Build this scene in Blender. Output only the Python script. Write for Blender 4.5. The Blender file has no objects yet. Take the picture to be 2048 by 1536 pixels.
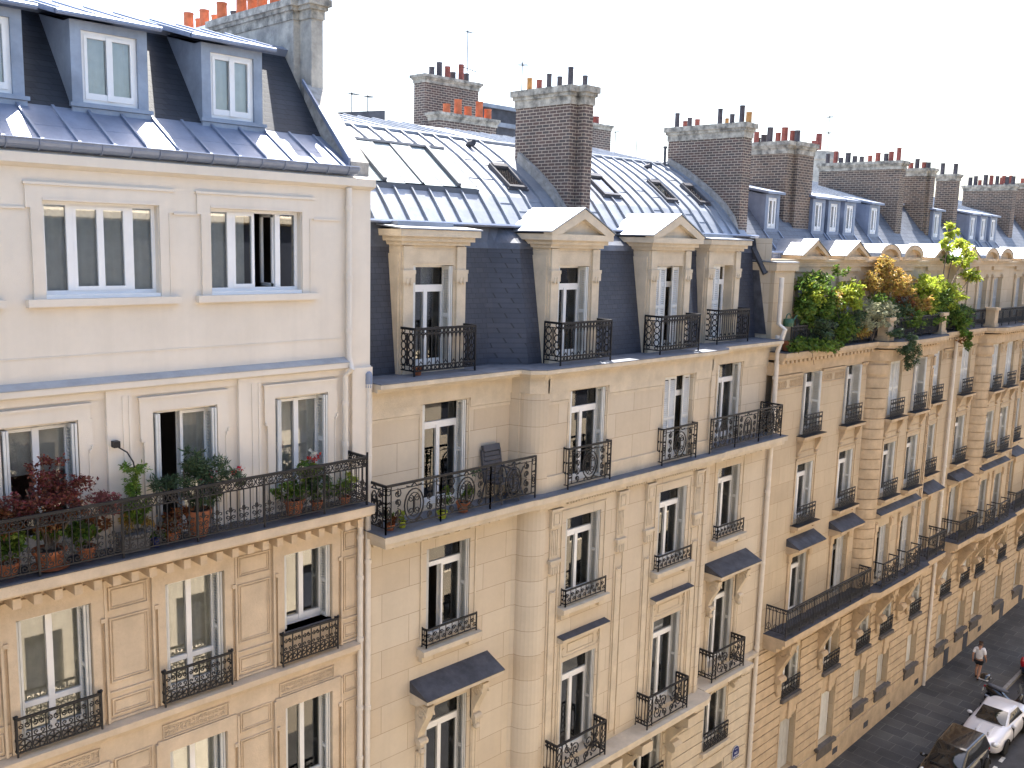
import bpy, math, random
from mathutils import Vector, Matrix
PI = math.pi
rnd = random.Random(11)
D_ = bpy.data
COL = bpy.context.scene.collection
SC = bpy.context.scene

# ---------------------------------------------------------------- camera, sky, sun, exposure
cam_d = D_.cameras.new('camera'); cam = D_.objects.new('camera', cam_d); COL.objects.link(cam)
cam_d.sensor_width = 36; cam_d.lens = 33.36; cam_d.clip_start = .1; cam_d.clip_end = 600
_r = Vector((.70308922, -.71061356, .02634218)); _u = Vector((.08811853, .12382451, .98838384)); _b = Vector((-.70562077, -.69260079, .1496779))
cam.matrix_world = Matrix(((_r.x, _u.x, _b.x, 0), (_r.y, _u.y, _b.y, -15), (_r.z, _u.z, _b.z, 19.73), (0, 0, 0, 1)))
SC.camera = cam
SUN_EL, SUN_AZ = math.radians(63), Vector((.66, .75))           # towards the sun, in plan
w = D_.worlds.new('World'); SC.world = w; w.use_nodes = True
nt = w.node_tree; sky = nt.nodes.new('ShaderNodeTexSky'); sky.sky_type = 'NISHITA'; sky.sun_disc = False
sky.sun_elevation = SUN_EL; sky.sun_rotation = math.atan2(SUN_AZ.x, SUN_AZ.y); sky.air_density = 1.0; sky.dust_density = 3.0; sky.ozone_density = 1.0
nt.links.new(sky.outputs[0], nt.nodes['Background'].inputs[0]); nt.nodes['Background'].inputs[1].default_value = .10
sl = D_.lights.new('sun', 'SUN'); sl.energy = 5.0; sl.angle = math.radians(.5); sl.color = (1, .95, .87)
so = D_.objects.new('sun', sl); COL.objects.link(so)
sd = Vector((SUN_AZ.x * math.cos(SUN_EL), SUN_AZ.y * math.cos(SUN_EL), math.sin(SUN_EL)))
so.rotation_euler = sd.to_track_quat('Z', 'Y').to_euler(); so.location = (30, 30, 60)
SC.view_settings.view_transform = 'Standard'; SC.view_settings.look = 'None'; SC.view_settings.gamma = 1; SC.view_settings.exposure = 2.2

# ---------------------------------------------------------------- materials
def mat(name, col, rough=.75, metal=0, var=.10, scale=1.5, col2=None, streak=0, bump=0, bscale=40, brick=None, spec=.4, rand=0, coat=0, trans=0):
    m = D_.materials.new(name); m.use_nodes = True
    n, l = m.node_tree.nodes, m.node_tree.links
    p = n['Principled BSDF']; p.inputs['Roughness'].default_value = rough; p.inputs['Metallic'].default_value = metal
    p.inputs['Specular IOR Level'].default_value = spec; p.inputs['Coat Weight'].default_value = coat
    c4 = (*col, 1)
    if not (var or brick or streak or rand or bump):
        p.inputs['Base Color'].default_value = c4; return m
    geo = n.new('ShaderNodeNewGeometry'); pos = geo.outputs['Position']
    def mix(fac, a, b, mode='MIX'):
        x = n.new('ShaderNodeMix'); x.data_type = 'RGBA'; x.blend_type = mode
        for s, v in ((0, fac), (6, a), (7, b)):
            if isinstance(v, (int, float)): x.inputs[s].default_value = v
            elif isinstance(v, tuple): x.inputs[s].default_value = v
            else: l.new(v, x.inputs[s])
        return x.outputs[2]
    def noise(sc, vec=None, det=5, lo=.35, hi=.65):
        t = n.new('ShaderNodeTexNoise'); t.inputs['Scale'].default_value = sc; t.inputs['Detail'].default_value = det; t.inputs['Roughness'].default_value = .62
        l.new(vec or pos, t.inputs['Vector'])
        r = n.new('ShaderNodeMapRange'); r.inputs[1].default_value = lo; r.inputs[2].default_value = hi
        l.new(t.outputs['Fac'], r.inputs[0]); return r.outputs[0]
    def scaled(sx, sy, sz):
        v = n.new('ShaderNodeVectorMath'); v.operation = 'MULTIPLY'; v.inputs[1].default_value = (sx, sy, sz); l.new(pos, v.inputs[0]); return v.outputs[0]
    dk = tuple(c * (1 - var) for c in (col2 or col)) + (1,)
    lt = tuple(min(1, c * (1 + var * .6)) for c in col) + (1,)
    hgt = None
    if brick:
        sx = n.new('ShaderNodeSeparateXYZ'); l.new(pos, sx.inputs[0])
        ad = n.new('ShaderNodeMath'); ad.operation = 'ADD'; l.new(sx.outputs[0], ad.inputs[0]); l.new(sx.outputs[1], ad.inputs[1])
        cb = n.new('ShaderNodeCombineXYZ'); l.new(ad.outputs[0], cb.inputs[0]); l.new(sx.outputs[2], cb.inputs[1])
        bt = n.new('ShaderNodeTexBrick'); bt.inputs['Scale'].default_value = 1
        bt.inputs['Brick Width'].default_value = brick['w']; bt.inputs['Row Height'].default_value = brick['h']
        bt.inputs['Mortar Size'].default_value = brick['m']; bt.inputs['Mortar Smooth'].default_value = .1; bt.inputs['Bias'].default_value = brick.get('bias', 0)
        bt.offset = brick.get('off', .5); bt.squash = brick.get('squash', 1); bt.squash_frequency = 2
        bt.inputs['Color1'].default_value = (*brick['c1'], 1); bt.inputs['Color2'].default_value = (*brick['c2'], 1); bt.inputs['Mortar'].default_value = (*brick['mc'], 1)
        l.new(cb.outputs[0], bt.inputs['Vector'])
        base = mix(noise(scale), mix(var, bt.outputs['Color'], (0, 0, 0, 1)), bt.outputs['Color'])
        hgt = bt.outputs['Fac']
    else:
        base = mix(noise(scale), dk, lt)
    if rand:
        hs = n.new('ShaderNodeHueSaturation'); mr = n.new('ShaderNodeMapRange'); mr.inputs[3].default_value = 1 - rand; mr.inputs[4].default_value = 1 + rand
        l.new(geo.outputs['Random Per Island'], mr.inputs[0]); l.new(mr.outputs[0], hs.inputs['Value'])
        mr2 = n.new('ShaderNodeMapRange'); mr2.inputs[3].default_value = .5 - rand * .06; mr2.inputs[4].default_value = .5 + rand * .06
        md = n.new('ShaderNodeMath'); md.operation = 'FRACT'; mm = n.new('ShaderNodeMath'); mm.operation = 'MULTIPLY'; mm.inputs[1].default_value = 7.31
        l.new(geo.outputs['Random Per Island'], mm.inputs[0]); l.new(mm.outputs[0], md.inputs[0]); l.new(md.outputs[0], mr2.inputs[0]); l.new(mr2.outputs[0], hs.inputs['Hue'])
        l.new(base, hs.inputs['Color']); base = hs.outputs['Color']
    base = mix(.35 if var else 0, base, mix(noise(scale * 9), (1 - var,) * 3 + (1,), (1, 1, 1, 1)), 'MULTIPLY')
    if streak:
        st = noise(1, scaled(3.2, 3.2, .22), 4, .45, .75)
        f = n.new('ShaderNodeMath'); f.operation = 'MULTIPLY'; f.inputs[1].default_value = streak; l.new(st, f.inputs[0])
        base = mix(f.outputs[0], base, tuple(c * .45 for c in col) + (1,))
    l.new(base, p.inputs['Base Color'])
    if bump:
        b = n.new('ShaderNodeBump'); b.inputs['Strength'].default_value = bump; b.inputs['Distance'].default_value = .02
        if brick:
            iv = n.new('ShaderNodeMath'); iv.operation = 'SUBTRACT'; iv.inputs[0].default_value = 1; l.new(hgt, iv.inputs[1]); l.new(iv.outputs[0], b.inputs['Height'])
        else:
            l.new(noise(bscale), b.inputs['Height'])
        l.new(b.outputs[0], p.inputs['Normal'])
    if trans:
        tr = n.new('ShaderNodeBsdfTranslucent'); l.new(base, tr.inputs[0]); ms = n.new('ShaderNodeMixShader'); ms.inputs[0].default_value = trans
        l.new(p.outputs[0], ms.inputs[1]); l.new(tr.outputs[0], ms.inputs[2]); l.new(ms.outputs[0], n['Material Output'].inputs[0])
    return m

def glassmat(name, tint=(.93, .95, .95), boost=1.0):
    m = D_.materials.new(name); m.use_nodes = True; n, l = m.node_tree.nodes, m.node_tree.links
    n.remove(n['Principled BSDF'])
    t = n.new('ShaderNodeBsdfTransparent'); t.inputs[0].default_value = (*tint, 1)
    g = n.new('ShaderNodeBsdfGlossy'); g.inputs['Roughness'].default_value = .015
    f = n.new('ShaderNodeFresnel'); f.inputs[0].default_value = 1.52
    k = n.new('ShaderNodeMath'); k.operation = 'MULTIPLY_ADD'; k.inputs[1].default_value = 2.0 * boost; k.inputs[2].default_value = .03 * boost; l.new(f.outputs[0], k.inputs[0])
    x = n.new('ShaderNodeMixShader'); l.new(k.outputs[0], x.inputs[0]); l.new(t.outputs[0], x.inputs[1]); l.new(g.outputs[0], x.inputs[2])
    l.new(x.outputs[0], n['Material Output'].inputs[0]); return m

M = {}
M['cream'] = mat('cream render', (.74, .66, .555), .85, var=.05, scale=.9, streak=.10, bump=.12, bscale=60)
M['stoneA'] = mat('lower stone', (.62, .49, .345), .85, var=.13, scale=1.7, streak=.16, bump=.2, bscale=30)
M['ashlar'] = mat('ashlar stone', (.62, .49, .35), .85, var=.08, scale=1.2, streak=.10, bump=.25,
                  brick=dict(w=1.45, h=.62, m=.007, c1=(.64, .545, .415), c2=(.58, .475, .345), mc=(.40, .30, .21)))
M['ashlarC'] = mat('street ashlar', (.58, .44, .29), .85, var=.10, scale=.8, streak=.16, bump=.25,
                   brick=dict(w=1.3, h=.6, m=.006, c1=(.575, .46, .315), c2=(.51, .40, .27), mc=(.40, .28, .17)))
M['stone'] = mat('trim stone', (.62, .52, .385), .85, var=.12, scale=2.5, streak=.15, bump=.2, bscale=35)
M['stoneC'] = mat('worn stone', (.565, .425, .275), .88, var=.16, scale=2.2, streak=.22, bump=.25, bscale=30)
M['chstone'] = mat('chimney cap stone', (.47, .43, .36), .9, var=.45, scale=4, col2=(.26, .245, .215), streak=.35, bump=.3, bscale=20)
M['plaster'] = mat('old chimney plaster', (.52, .48, .41), .9, var=.28, scale=2.2, col2=(.38, .36, .33), streak=.4, bump=.3, bscale=14)
M['concrete'] = mat('coping concrete', (.38, .36, .33), .9, var=.3, scale=6, streak=.2, bump=.3)
M['zinc'] = mat('zinc sheet', (.235, .275, .37), .42, .35, var=.16, scale=1.6, streak=.22, spec=.5, bump=.05, bscale=8)
M['zincroof'] = mat('zinc roof sheet', (.30, .325, .37), .50, .5, var=.16, scale=1.2, streak=.45, spec=.5, bump=.05, bscale=6)
M['lead2'] = mat('apron lead', (.10, .11, .135), .5, .15, var=.3, scale=2, streak=.5)
M['bar'] = mat('glazing bar zinc', (.10, .11, .13), .5, .2, var=.1)
M['far'] = mat('bright opposite stone', (.76, .64, .48), .85, var=.08)
M['lead'] = mat('dark zinc', (.075, .077, .09), .7, .0, var=.35, scale=3)
M['zincflat'] = mat('ledge zinc', (.13, .14, .165), .7, 0, var=.25, scale=2.5)
M['zincpale'] = mat('pale zinc', (.36, .36, .36), .7, 0, var=.15, scale=2.5)
M['zincdorm'] = mat('dormer zinc', (.30, .345, .42), .5, .25, var=.2, scale=1.5, streak=.25)
M['slate'] = mat('slate', (.07, .085, .12), .5, 0, var=.3, scale=.9, streak=.25, bump=.35, spec=.5,
                 brick=dict(w=.22, h=.115, m=.006, c1=(.045, .052, .075), c2=(.06, .067, .09), mc=(.02, .023, .032)))
M['slateA'] = mat('old slate', (.04, .05, .07), .55, 0, var=.3, scale=1.2, bump=.4, spec=.4,
                  brick=dict(w=.24, h=.10, m=.006, c1=(.025, .03, .042), c2=(.038, .043, .055), mc=(.012, .015, .02)))
M['brick'] = mat('chimney brick', (.18, .12, .10), .9, var=.25, scale=1.4, bump=.35,
                 brick=dict(w=.235, h=.082, m=.011, c1=(.15, .095, .08), c2=(.10, .085, .08), mc=(.47, .39, .31), bias=0))
M['brickC'] = mat('far chimney brick', (.2, .14, .11), .9, var=.25, scale=1.0, bump=.3,
                  brick=dict(w=.25, h=.09, m=.012, c1=(.19, .13, .10), c2=(.085, .072, .068), mc=(.42, .34, .26)))
M['white'] = mat('white paint', (.82, .81, .79), .45, var=.04, scale=3)
M['offwhite'] = mat('shutter paint', (.66, .655, .62), .55, var=.08, scale=3)
M['greyshut'] = mat('grey shutter paint', (.50, .49, .46), .6, var=.1, scale=3)
M['pipe'] = mat('pipe paint', (.70, .63, .54), .5, var=.08, scale=4)
M['iron'] = mat('black iron', (.018, .018, .021), .5, .3, var=.25, scale=6)
M['ironC'] = mat('weathered iron', (.032, .033, .038), .55, .3, var=.25, scale=6)
M['room'] = mat('room plaster', (.34, .29, .24), .9, var=.05)
M['curtain'] = mat('curtain cloth', (.86, .86, .83), .9, var=.08, scale=6, trans=.35)
M['curtainG'] = mat('net curtain', (.68, .65, .57), .9, var=.1, scale=6, trans=.3)
M['glass'] = glassmat('window glass')
M['skyglass'] = glassmat('roof glass', (.75, .8, .8), 1.5)
M['terra'] = mat('terracotta', (.42, .145, .065), .8, var=.2, scale=5)
M['potorange'] = mat('orange chimney clay', (.50, .14, .06), .75, var=.25, scale=7)
M['potred'] = mat('red chimney clay', (.27, .085, .07), .8, var=.25, scale=7)
M['potdark'] = mat('sooty chimney clay', (.075, .07, .085), .7, var=.3, scale=6)
M['potochre'] = mat('ochre chimney clay', (.48, .25, .09), .8, var=.3, scale=6)
M['asphalt'] = mat('asphalt', (.055, .055, .06), .9, var=.25, scale=1.2, bump=.3, bscale=90)
M['kerb'] = mat('granite kerb', (.24, .23, .22), .85, var=.2, scale=5)
M['paint'] = mat('road paint', (.62, .61, .57), .8, var=.25, scale=5)
M['earth'] = mat('potting earth', (.035, .025, .018), .95, var=.3, scale=12)
M['bark'] = mat('bark', (.16, .12, .09), .9, var=.3, scale=9)
M['plastic'] = mat('grey plastic', (.075, .075, .085), .45, var=.1, scale=5)
def leafmat(name, col, rand=.35): return mat(name, col, .5, var=.12, scale=2, rand=rand, spec=.35, trans=.45)
M['lmaple'] = leafmat('red maple leaf', (.17, .05, .035), .5)
M['lmaple2'] = leafmat('rosy maple leaf', (.30, .11, .09), .4)
M['lbamboo'] = leafmat('bright leaf', (.16, .25, .04), .5)
M['loleander'] = leafmat('oleander leaf', (.085, .13, .06), .45)
M['lgreen'] = leafmat('green leaf', (.12, .19, .03), .45)
M['llime'] = leafmat('lime leaf', (.36, .42, .05), .35)
M['lgold'] = leafmat('golden brown leaf', (.40, .27, .07), .45)
M['lpale'] = leafmat('pale variegated leaf', (.45, .45, .28), .3)
M['lrust'] = leafmat('rusty leaf', (.22, .085, .03), .45)
M['lflower'] = leafmat('red petal', (.55, .05, .05), .3)
M['lwhite'] = leafmat('white petal', (.7, .68, .6), .2)
M['skin'] = mat('skin', (.42, .22, .14), .6, var=.05)
M['hair'] = mat('dark hair', (.05, .028, .018), .6, var=.1)
M['shirt'] = mat('white cotton', (.72, .70, .70), .85, var=.05)
M['shorts'] = mat('black cotton', (.012, .012, .014), .85, var=.1)
M['silver'] = mat('silver car paint', (.60, .60, .63), .3, .15, var=.02, coat=.6)
M['blackcar'] = mat('black car paint', (.008, .008, .01), .25, 0, var=0, coat=1)
M['bluecar'] = mat('navy car paint', (.012, .018, .06), .25, 0, var=0, coat=1)
M['carglass'] = mat('tinted car glass', (.012, .014, .016), .04, 0, var=0, spec=.9)
M['rubber'] = mat('tyre rubber', (.012, .012, .012), .85, var=.1)
M['rim'] = mat('alloy rim', (.35, .35, .36), .35, .8, var=.05)
M['lamp'] = mat('headlamp glass', (.55, .56, .55), .1, .1, var=.1, scale=30, coat=1)
M['redlamp'] = mat('red lamp glass', (.35, .01, .015), .15, 0, var=0, coat=1)
M['signblue'] = mat('enamel blue', (.02, .03, .14), .3, var=0)
M['signgreen'] = mat('enamel green', (.03, .09, .05), .3, var=0)
M['lime'] = mat('lime ceramic', (.45, .50, .04), .4, var=.1)
M['bluepot'] = mat('blue ceramic', (.02, .03, .16), .3, var=.1)
M['greypot'] = mat('grey planter', (.19, .18, .17), .8, var=.2, scale=6)
M['bandgrey'] = mat('pale grey plastic', (.5, .5, .52), .4, var=0)

# ---------------------------------------------------------------- mesh builder
def link(o): COL.objects.link(o); return o
def wpos(o):
    p = Vector((0, 0, 0))
    while o: p = p + o.location; o = o.parent
    return p
class MB:
    def __init__(s): s.v = []; s.f = []; s.mi = []; s.k = 0
    def add(s, vs, fs):
        b = len(s.v); s.v.extend([tuple(x) for x in vs])
        for f in fs: s.f.append([b + i for i in f]); s.mi.append(s.k)
        return s
    def box(s, x0, x1, y0, y1, z0, z1):
        if x0 > x1: x0, x1 = x1, x0
        if y0 > y1: y0, y1 = y1, y0
        if z0 > z1: z0, z1 = z1, z0
        return s.add([(x0, y0, z0), (x1, y0, z0), (x1, y1, z0), (x0, y1, z0), (x0, y0, z1), (x1, y0, z1), (x1, y1, z1), (x0, y1, z1)],
                     [(0, 3, 2, 1), (4, 5, 6, 7), (0, 1, 5, 4), (1, 2, 6, 5), (2, 3, 7, 6), (3, 0, 4, 7)])
    def quad(s, *p): return s.add(p, [tuple(range(len(p)))])
    def prism(s, pts, d):
        n = len(pts); d = Vector(d); a = [Vector(p) for p in pts]
        return s.add(a + [p + d for p in a], [tuple(range(n))[::-1], tuple(range(n, 2 * n))] + [(i, (i + 1) % n, n + (i + 1) % n, n + i) for i in range(n)])
    def profx(s, prof, x0, x1): return s.prism([(x0, y, z) for y, z in prof], (x1 - x0, 0, 0))      # section in y,z swept along x
    def profy(s, prof, y0, y1): return s.prism([(x, y0, z) for x, z in prof], (0, y1 - y0, 0))      # elevation in x,z given depth
    def profz(s, prof, z0, z1): return s.prism([(x, y, z0) for x, y in prof], (0, 0, z1 - z0))      # plan given height
    def grid(s, rows):
        n = len(rows[0]); b = [p for r in rows for p in r]
        return s.add(b, [(i * n + j, i * n + j + 1, (i + 1) * n + j + 1, (i + 1) * n + j) for i in range(len(rows) - 1) for j in range(n - 1)])
    def tube(s, path, r, n=5, closed=False, r1=None):
        P = [Vector(p) for p in path]; N = len(P)
        if N < 2: return s
        rings = []; up = None
        for i in range(N):
            t = (P[(i + 1) % N] - P[i - 1]) if closed else (P[min(i + 1, N - 1)] - P[max(i - 1, 0)])
            if t.length < 1e-9: t = Vector((0, 0, 1))
            t.normalize()
            if up is None: up = Vector((0, 0, 1)) if abs(t.z) < .9 else Vector((0, 1, 0))
            a = up - t * up.dot(t)
            if a.length < 1e-4: a = t.orthogonal()
            a.normalize(); b = t.cross(a); up = a
            rr = r if r1 is None else r + (r1 - r) * i / (N - 1)
            rings.append([P[i] + (a * math.cos(2 * PI * (k + .5) / n) + b * math.sin(2 * PI * (k + .5) / n)) * rr for k in range(n)])
        fs = []; M_ = N if closed else N - 1
        for i in range(M_):
            j = (i + 1) % N
            fs += [(i * n + k, i * n + (k + 1) % n, j * n + (k + 1) % n, j * n + k) for k in range(n)]
        if not closed: fs += [tuple(range(n))[::-1], tuple(range((N - 1) * n, N * n))]
        return s.add([q for rg in rings for q in rg], fs)
    def lathe(s, c, prof, n=14, axis='z'):
        vs = []
        for r, h in prof:
            for k in range(n):
                a = 2 * PI * k / n
                q = (r * math.cos(a), r * math.sin(a), h) if axis == 'z' else (r * math.cos(a), h, r * math.sin(a))
                vs.append((c[0] + q[0], c[1] + q[1], c[2] + q[2]))
        m = len(prof)
        return s.add(vs, [(i * n + k, i * n + (k + 1) % n, (i + 1) * n + (k + 1) % n, (i + 1) * n + k) for i in range(m - 1) for k in range(n)] + [tuple(range(n))[::-1], tuple(range((m - 1) * n, m * n))])
    def build(s, name, mats, par=None, smooth=False, local=False, label=None, base='min'):
        if not s.v: return None
        if not isinstance(mats, (list, tuple)): mats = [mats]
        xs, ys, zs = zip(*s.v)
        o = Vector(((min(xs) + max(xs)) / 2, (min(ys) + max(ys)) / 2, min(zs)))
        me = D_.meshes.new(name); me.from_pydata([(x - o.x, y - o.y, z - o.z) for x, y, z in s.v], [], s.f)
        for m in mats: me.materials.append(M[m] if isinstance(m, str) else m)
        if len(mats) > 1: me.polygons.foreach_set('material_index', s.mi)
        if smooth is True: me.polygons.foreach_set('use_smooth', [True] * len(me.polygons))
        me.update()
        ob = D_.objects.new(name, me); link(ob); ob.parent = par
        ob.location = o if local or not par else o - wpos(par)
        if smooth == 'auto':
            me.polygons.foreach_set('use_smooth', [True] * len(me.polygons)); me.set_sharp_from_angle(angle=math.radians(38))
        if label: ob['label'] = label
        return ob

def thing(name, label, cat, loc=(0, 0, 0), rz=0, group=None, kind=None):
    o = D_.objects.new(name, None); link(o); o.location = loc; o.rotation_euler = (0, 0, rz); o.empty_display_size = .3
    o['label'] = label; o['category'] = cat
    if group: o['group'] = group
    if kind: o['kind'] = kind
    return o
def tag(o, label, cat, group=None, kind=None):
    o['label'] = label; o['category'] = cat
    if group: o['group'] = group
    if kind: o['kind'] = kind
    return o
def struct(o): o['kind'] = 'structure'; return o
KIDS = {}
def dup(o, par, delta):
    c = o.copy(); link(c); c.parent = par
    c.location = wpos(o) + Vector(delta) - wpos(par)
    for ch in o.children:
        k = ch.copy(); link(k); k.parent = c
    return c

# ---------------------------------------------------------------- facade helpers
def cuts(lo, hi, vals): return sorted({lo, hi} | {v for v in vals if lo < v < hi})
def wall(mb, x0, x1, z0, z1, y, holes, dep=.32):
    xs = cuts(x0, x1, [v for h in holes for v in h[:2]]); zs = cuts(z0, z1, [v for h in holes for v in h[2:4]])
    for a, b in zip(xs, xs[1:]):
        for c, d in zip(zs, zs[1:]):
            mx, mz = (a + b) / 2, (c + d) / 2
            if any(h[0] < mx < h[1] and h[2] < mz < h[3] for h in holes): continue
            mb.quad((a, y, c), (b, y, c), (b, y, d), (a, y, d)); mb.quad((b, y + dep, c), (a, y + dep, c), (a, y + dep, d), (b, y + dep, d))
    for a, b, c, d in [h[:4] for h in holes]:
        c2, d2 = max(c, z0), min(d, z1)
        if a < x0 or b > x1 or d2 <= c2: continue
        mb.quad((a, y, c2), (a, y, d2), (a, y + dep, d2), (a, y + dep, c2)); mb.quad((b, y + dep, c2), (b, y + dep, d2), (b, y, d2), (b, y, c2))
        if d2 == d: mb.quad((a, y, d2), (b, y, d2), (b, y + dep, d2), (a, y + dep, d2))
        if c2 == c: mb.quad((b, y, c2), (a, y, c2), (a, y + dep, c2), (b, y + dep, c2))
def courses(mb, x0, x1, z0, z1, step, y, holes, proud=.035, gap=.035, lip=.06):
    z = z0
    while z + .05 < z1:
        zt = min(z + step - gap, z1)
        iv = [(x0, x1)]
        for h in holes:
            if h[2] - lip < zt and h[3] + lip > z:
                nv = []
                for a, b in iv:
                    if h[1] + lip <= a or h[0] - lip >= b: nv.append((a, b)); continue
                    if h[0] - lip - a > .04: nv.append((a, h[0] - lip))
                    if b - h[1] - lip > .04: nv.append((h[1] + lip, b))
                iv = nv
        for a, b in iv: mb.box(a, b, y - proud, y + .01, z, zt)
        z += step
def frame(mb, x0, x1, z0, z1, y, t, d):
    mb.box(x0, x0 + t, y - d, y + .004, z0, z1); mb.box(x1 - t, x1, y - d, y + .004, z0, z1)
    mb.box(x0 + t, x1 - t, y - d, y + .004, z1 - t, z1); mb.box(x0 + t, x1 - t, y - d, y + .004, z0, z0 + t)

def louvre(mb, x0, x1, y, z0, z1, t=.035, step=.055):
    f = .045
    mb.box(x0, x0 + f, y, y + t, z0, z1); mb.box(x1 - f, x1, y, y + t, z0, z1)
    for c in (z0, (z0 + z1) / 2 - .03, z1 - .07): mb.box(x0 + f, x1 - f, y, y + t, c, c + .07)
    z = z0 + .08
    while z < z1 - .1:
        mb.add([(x0 + f, y + .004, z), (x1 - f, y + .004, z), (x1 - f, y + t - .004, z + .04), (x0 + f, y + t - .004, z + .04), (x0 + f, y + .012, z - .006), (x1 - f, y + .012, z - .006), (x1 - f, y + t, z + .032), (x0 + f, y + t, z + .032)],
               [(0, 1, 2, 3), (7, 6, 5, 4), (0, 4, 5, 1)])
        z += step
PROTO = {}
def window(par, x0, x1, z0, z1, y, st='trans', cur=0, shut=None, dep=.26, smat='offwhite', leaf=0, wmat='white', deep=0):
    W, H = round(x1 - x0, 3), round(z1 - z0, 3); key = (st, W, H, cur, shut, dep, smat, leaf, wmat)
    if key in PROTO and not deep:
        o = PROTO[key]; return dup(o[0], par, Vector((x0, y, z0)) - o[1])
    mb = MB(); f = .055; yf0, yf1 = y + dep, y + dep + .055; xm = (x0 + x1) / 2; panes = []
    mb.box(x0, x0 + f, yf0, yf1, z0, z1); mb.box(x1 - f, x1, yf0, yf1, z0, z1); mb.box(x0 + f, x1 - f, yf0, yf1, z1 - f, z1); mb.box(x0 + f, x1 - f, yf0, yf1, z0, z0 + .06)
    X0, X1, Z0, Z1 = x0 + f, x1 - f, z0 + .06, z1 - f
    zt = Z1
    if st == 'trans':
        zt = z1 - min(.62, H * .24); mb.box(X0, X1, yf0 - .02, yf1, zt, zt + .1); panes.append((X0, X1, zt + .1, Z1))
    def leafbox(a, b, c, d, rail=.10, swing=0):
        s = .05
        if swing:                                             # leaf standing open into the room
            g = (b - a) * .92
            mb.box(a - .02, a + .03, yf1, yf1 + g, c, c + rail); mb.box(a - .02, a + .03, yf1, yf1 + g, d - s, d); mb.box(a - .02, a + .03, yf1, yf1 + s, c, d); mb.box(a - .02, a + .03, yf1 + g - s, yf1 + g, c, d); return
        mb.box(a, a + s, yf0 - .015, yf1 - .01, c, d); mb.box(b - s, b, yf0 - .015, yf1 - .01, c, d); mb.box(a + s, b - s, yf0 - .015, yf1 - .01, d - s, d); mb.box(a + s, b - s, yf0 - .015, yf1 - .01, c, c + rail)
        panes.append((a + s, b - s, c + rail, d - s))
    if st == 'four':
        q = [x0 + f, x0 + W * .235, xm, x1 - W * .235, x1 - f]
        for k in (1, 3): mb.box(q[k] - .05, q[k] + .05, yf0 - .012, yf1, Z0, Z1)
        panes += [(q[0], q[1] - .05, Z0, Z1), (q[3] + .05, q[4], Z0, Z1)]
        leafbox(q[1] + .05, q[2], Z0, Z1, .06)
        if leaf: leafbox(q[3] - .05, q[3] - .05 + (q[2] - q[1]), Z0, Z1, .06, 1)
        else: leafbox(q[2], q[3] - .05, Z0, Z1, .06)
    else:
        rail = .3 if st == 'door' else .10
        leafbox(X0, xm, Z0, zt, rail, 1 if leaf == 1 else 0); leafbox(xm, X1, Z0, zt, rail, 1 if leaf == 2 else 0)
        mb.box(xm - .05, xm + .05, yf0 - .03, yf0, Z0, zt) if not leaf else None
        if st == 'mid': mb.box(X0, X1, yf0 - .018, yf1, z0 + H * .27, z0 + H * .27 + .09)
    ob = mb.build('window', wmat, par)
    pm = MB()
    for a, b, c, d in panes: pm.box(a, b, y + dep + .02, y + dep + .028, c, d)
    sub = par if deep else ob
    pm.build('pane', 'glass', sub)
    if cur:
        cm = MB(); yc = y + dep + .10; k = rnd.random() * 6
        spans = {1: [(x0 + .02, x0 + W * .34), (x1 - W * .34, x1 - .02)], 2: [(x0 + .02, x1 - .02)], 3: [(xm - .02, x1 - .03)], 4: [(x0 + .02, x1 - .02)], 5: [(x0 + .02, x1 - .02)], 6: [(x0 + .02, x0 + W * .42)]}[cur]
        zl = z0 + H * .62 if cur == 4 else z0 + .06
        for a, b in spans:
            n = max(8, int((b - a) / .045))
            rows = [[(a + (b - a) * i / n + .012 * math.sin(i * 2.1 + k), yc + (.028 * math.sin(i * 1.25 + k) + .012 * math.sin(i * 2.9)) * (0.2 if cur == 4 else 1), zz) for i in range(n + 1)] for zz in (zl, (zl + z1) / 2, z1 - .03)]
            cm.grid(rows); cm.grid([[(p[0], p[1] + .006, p[2]) for p in r][::-1] for r in rows])
        cm.build('curtain', 'curtainG' if cur in (5,) else 'curtain', sub, smooth=True)
    if shut:
        zs0, zs1 = z0 + .03, z1 - .02
        if shut in ('open', 'openfat'):
            for sgn, xe in ((1, x0 + .012), (-1, x1 - .012)):
                sm = MB(); sm2 = MB(); louvre(sm2, 0, dep - .05 + (.10 if shut == 'openfat' else 0), 0, zs0, zs1)
                off = -.10 if shut == 'openfat' else 0
                for q in (0, 1):
                    b0 = len(sm.v); sm.add([(xe + sgn * (v[1] + .045 * q), y + .02 + off + v[0] + .012 * q, v[2]) for v in sm2.v], sm2.f)
                sm.build('shutter', smat, sub)
        elif shut in ('closed', 'half', 'left', 'right', 'board'):
            yb = y + .08
            if shut == 'board':
                sm = MB(); sm.box(x0 + .03, x1 - .03, yb + .08, yb + .11, zs0, zs1)
                for i in range(1, 5): sm.box(x0 + .03 + W * i / 5 - .01, x0 + .03 + W * i / 5 + .01, yb + .07, yb + .08, zs0, zs1)
                sm.build('shutter', smat, sub)
            else:
                n = 4; wd = (W - .04) / n
                for i in range(n):
                    if shut == 'half' and i in (2,): continue
                    if shut == 'left' and i > 1: continue
                    if shut == 'right' and i < 2: continue
                    sm = MB(); louvre(sm, x0 + .02 + wd * i + .003, x0 + .02 + wd * (i + 1) - .003, yb + (.02 if i % 2 else 0), zs0, zs1); sm.build('shutter', smat, sub)
    if not deep: PROTO[key] = (ob, Vector((x0, y, z0))); return ob

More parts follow.
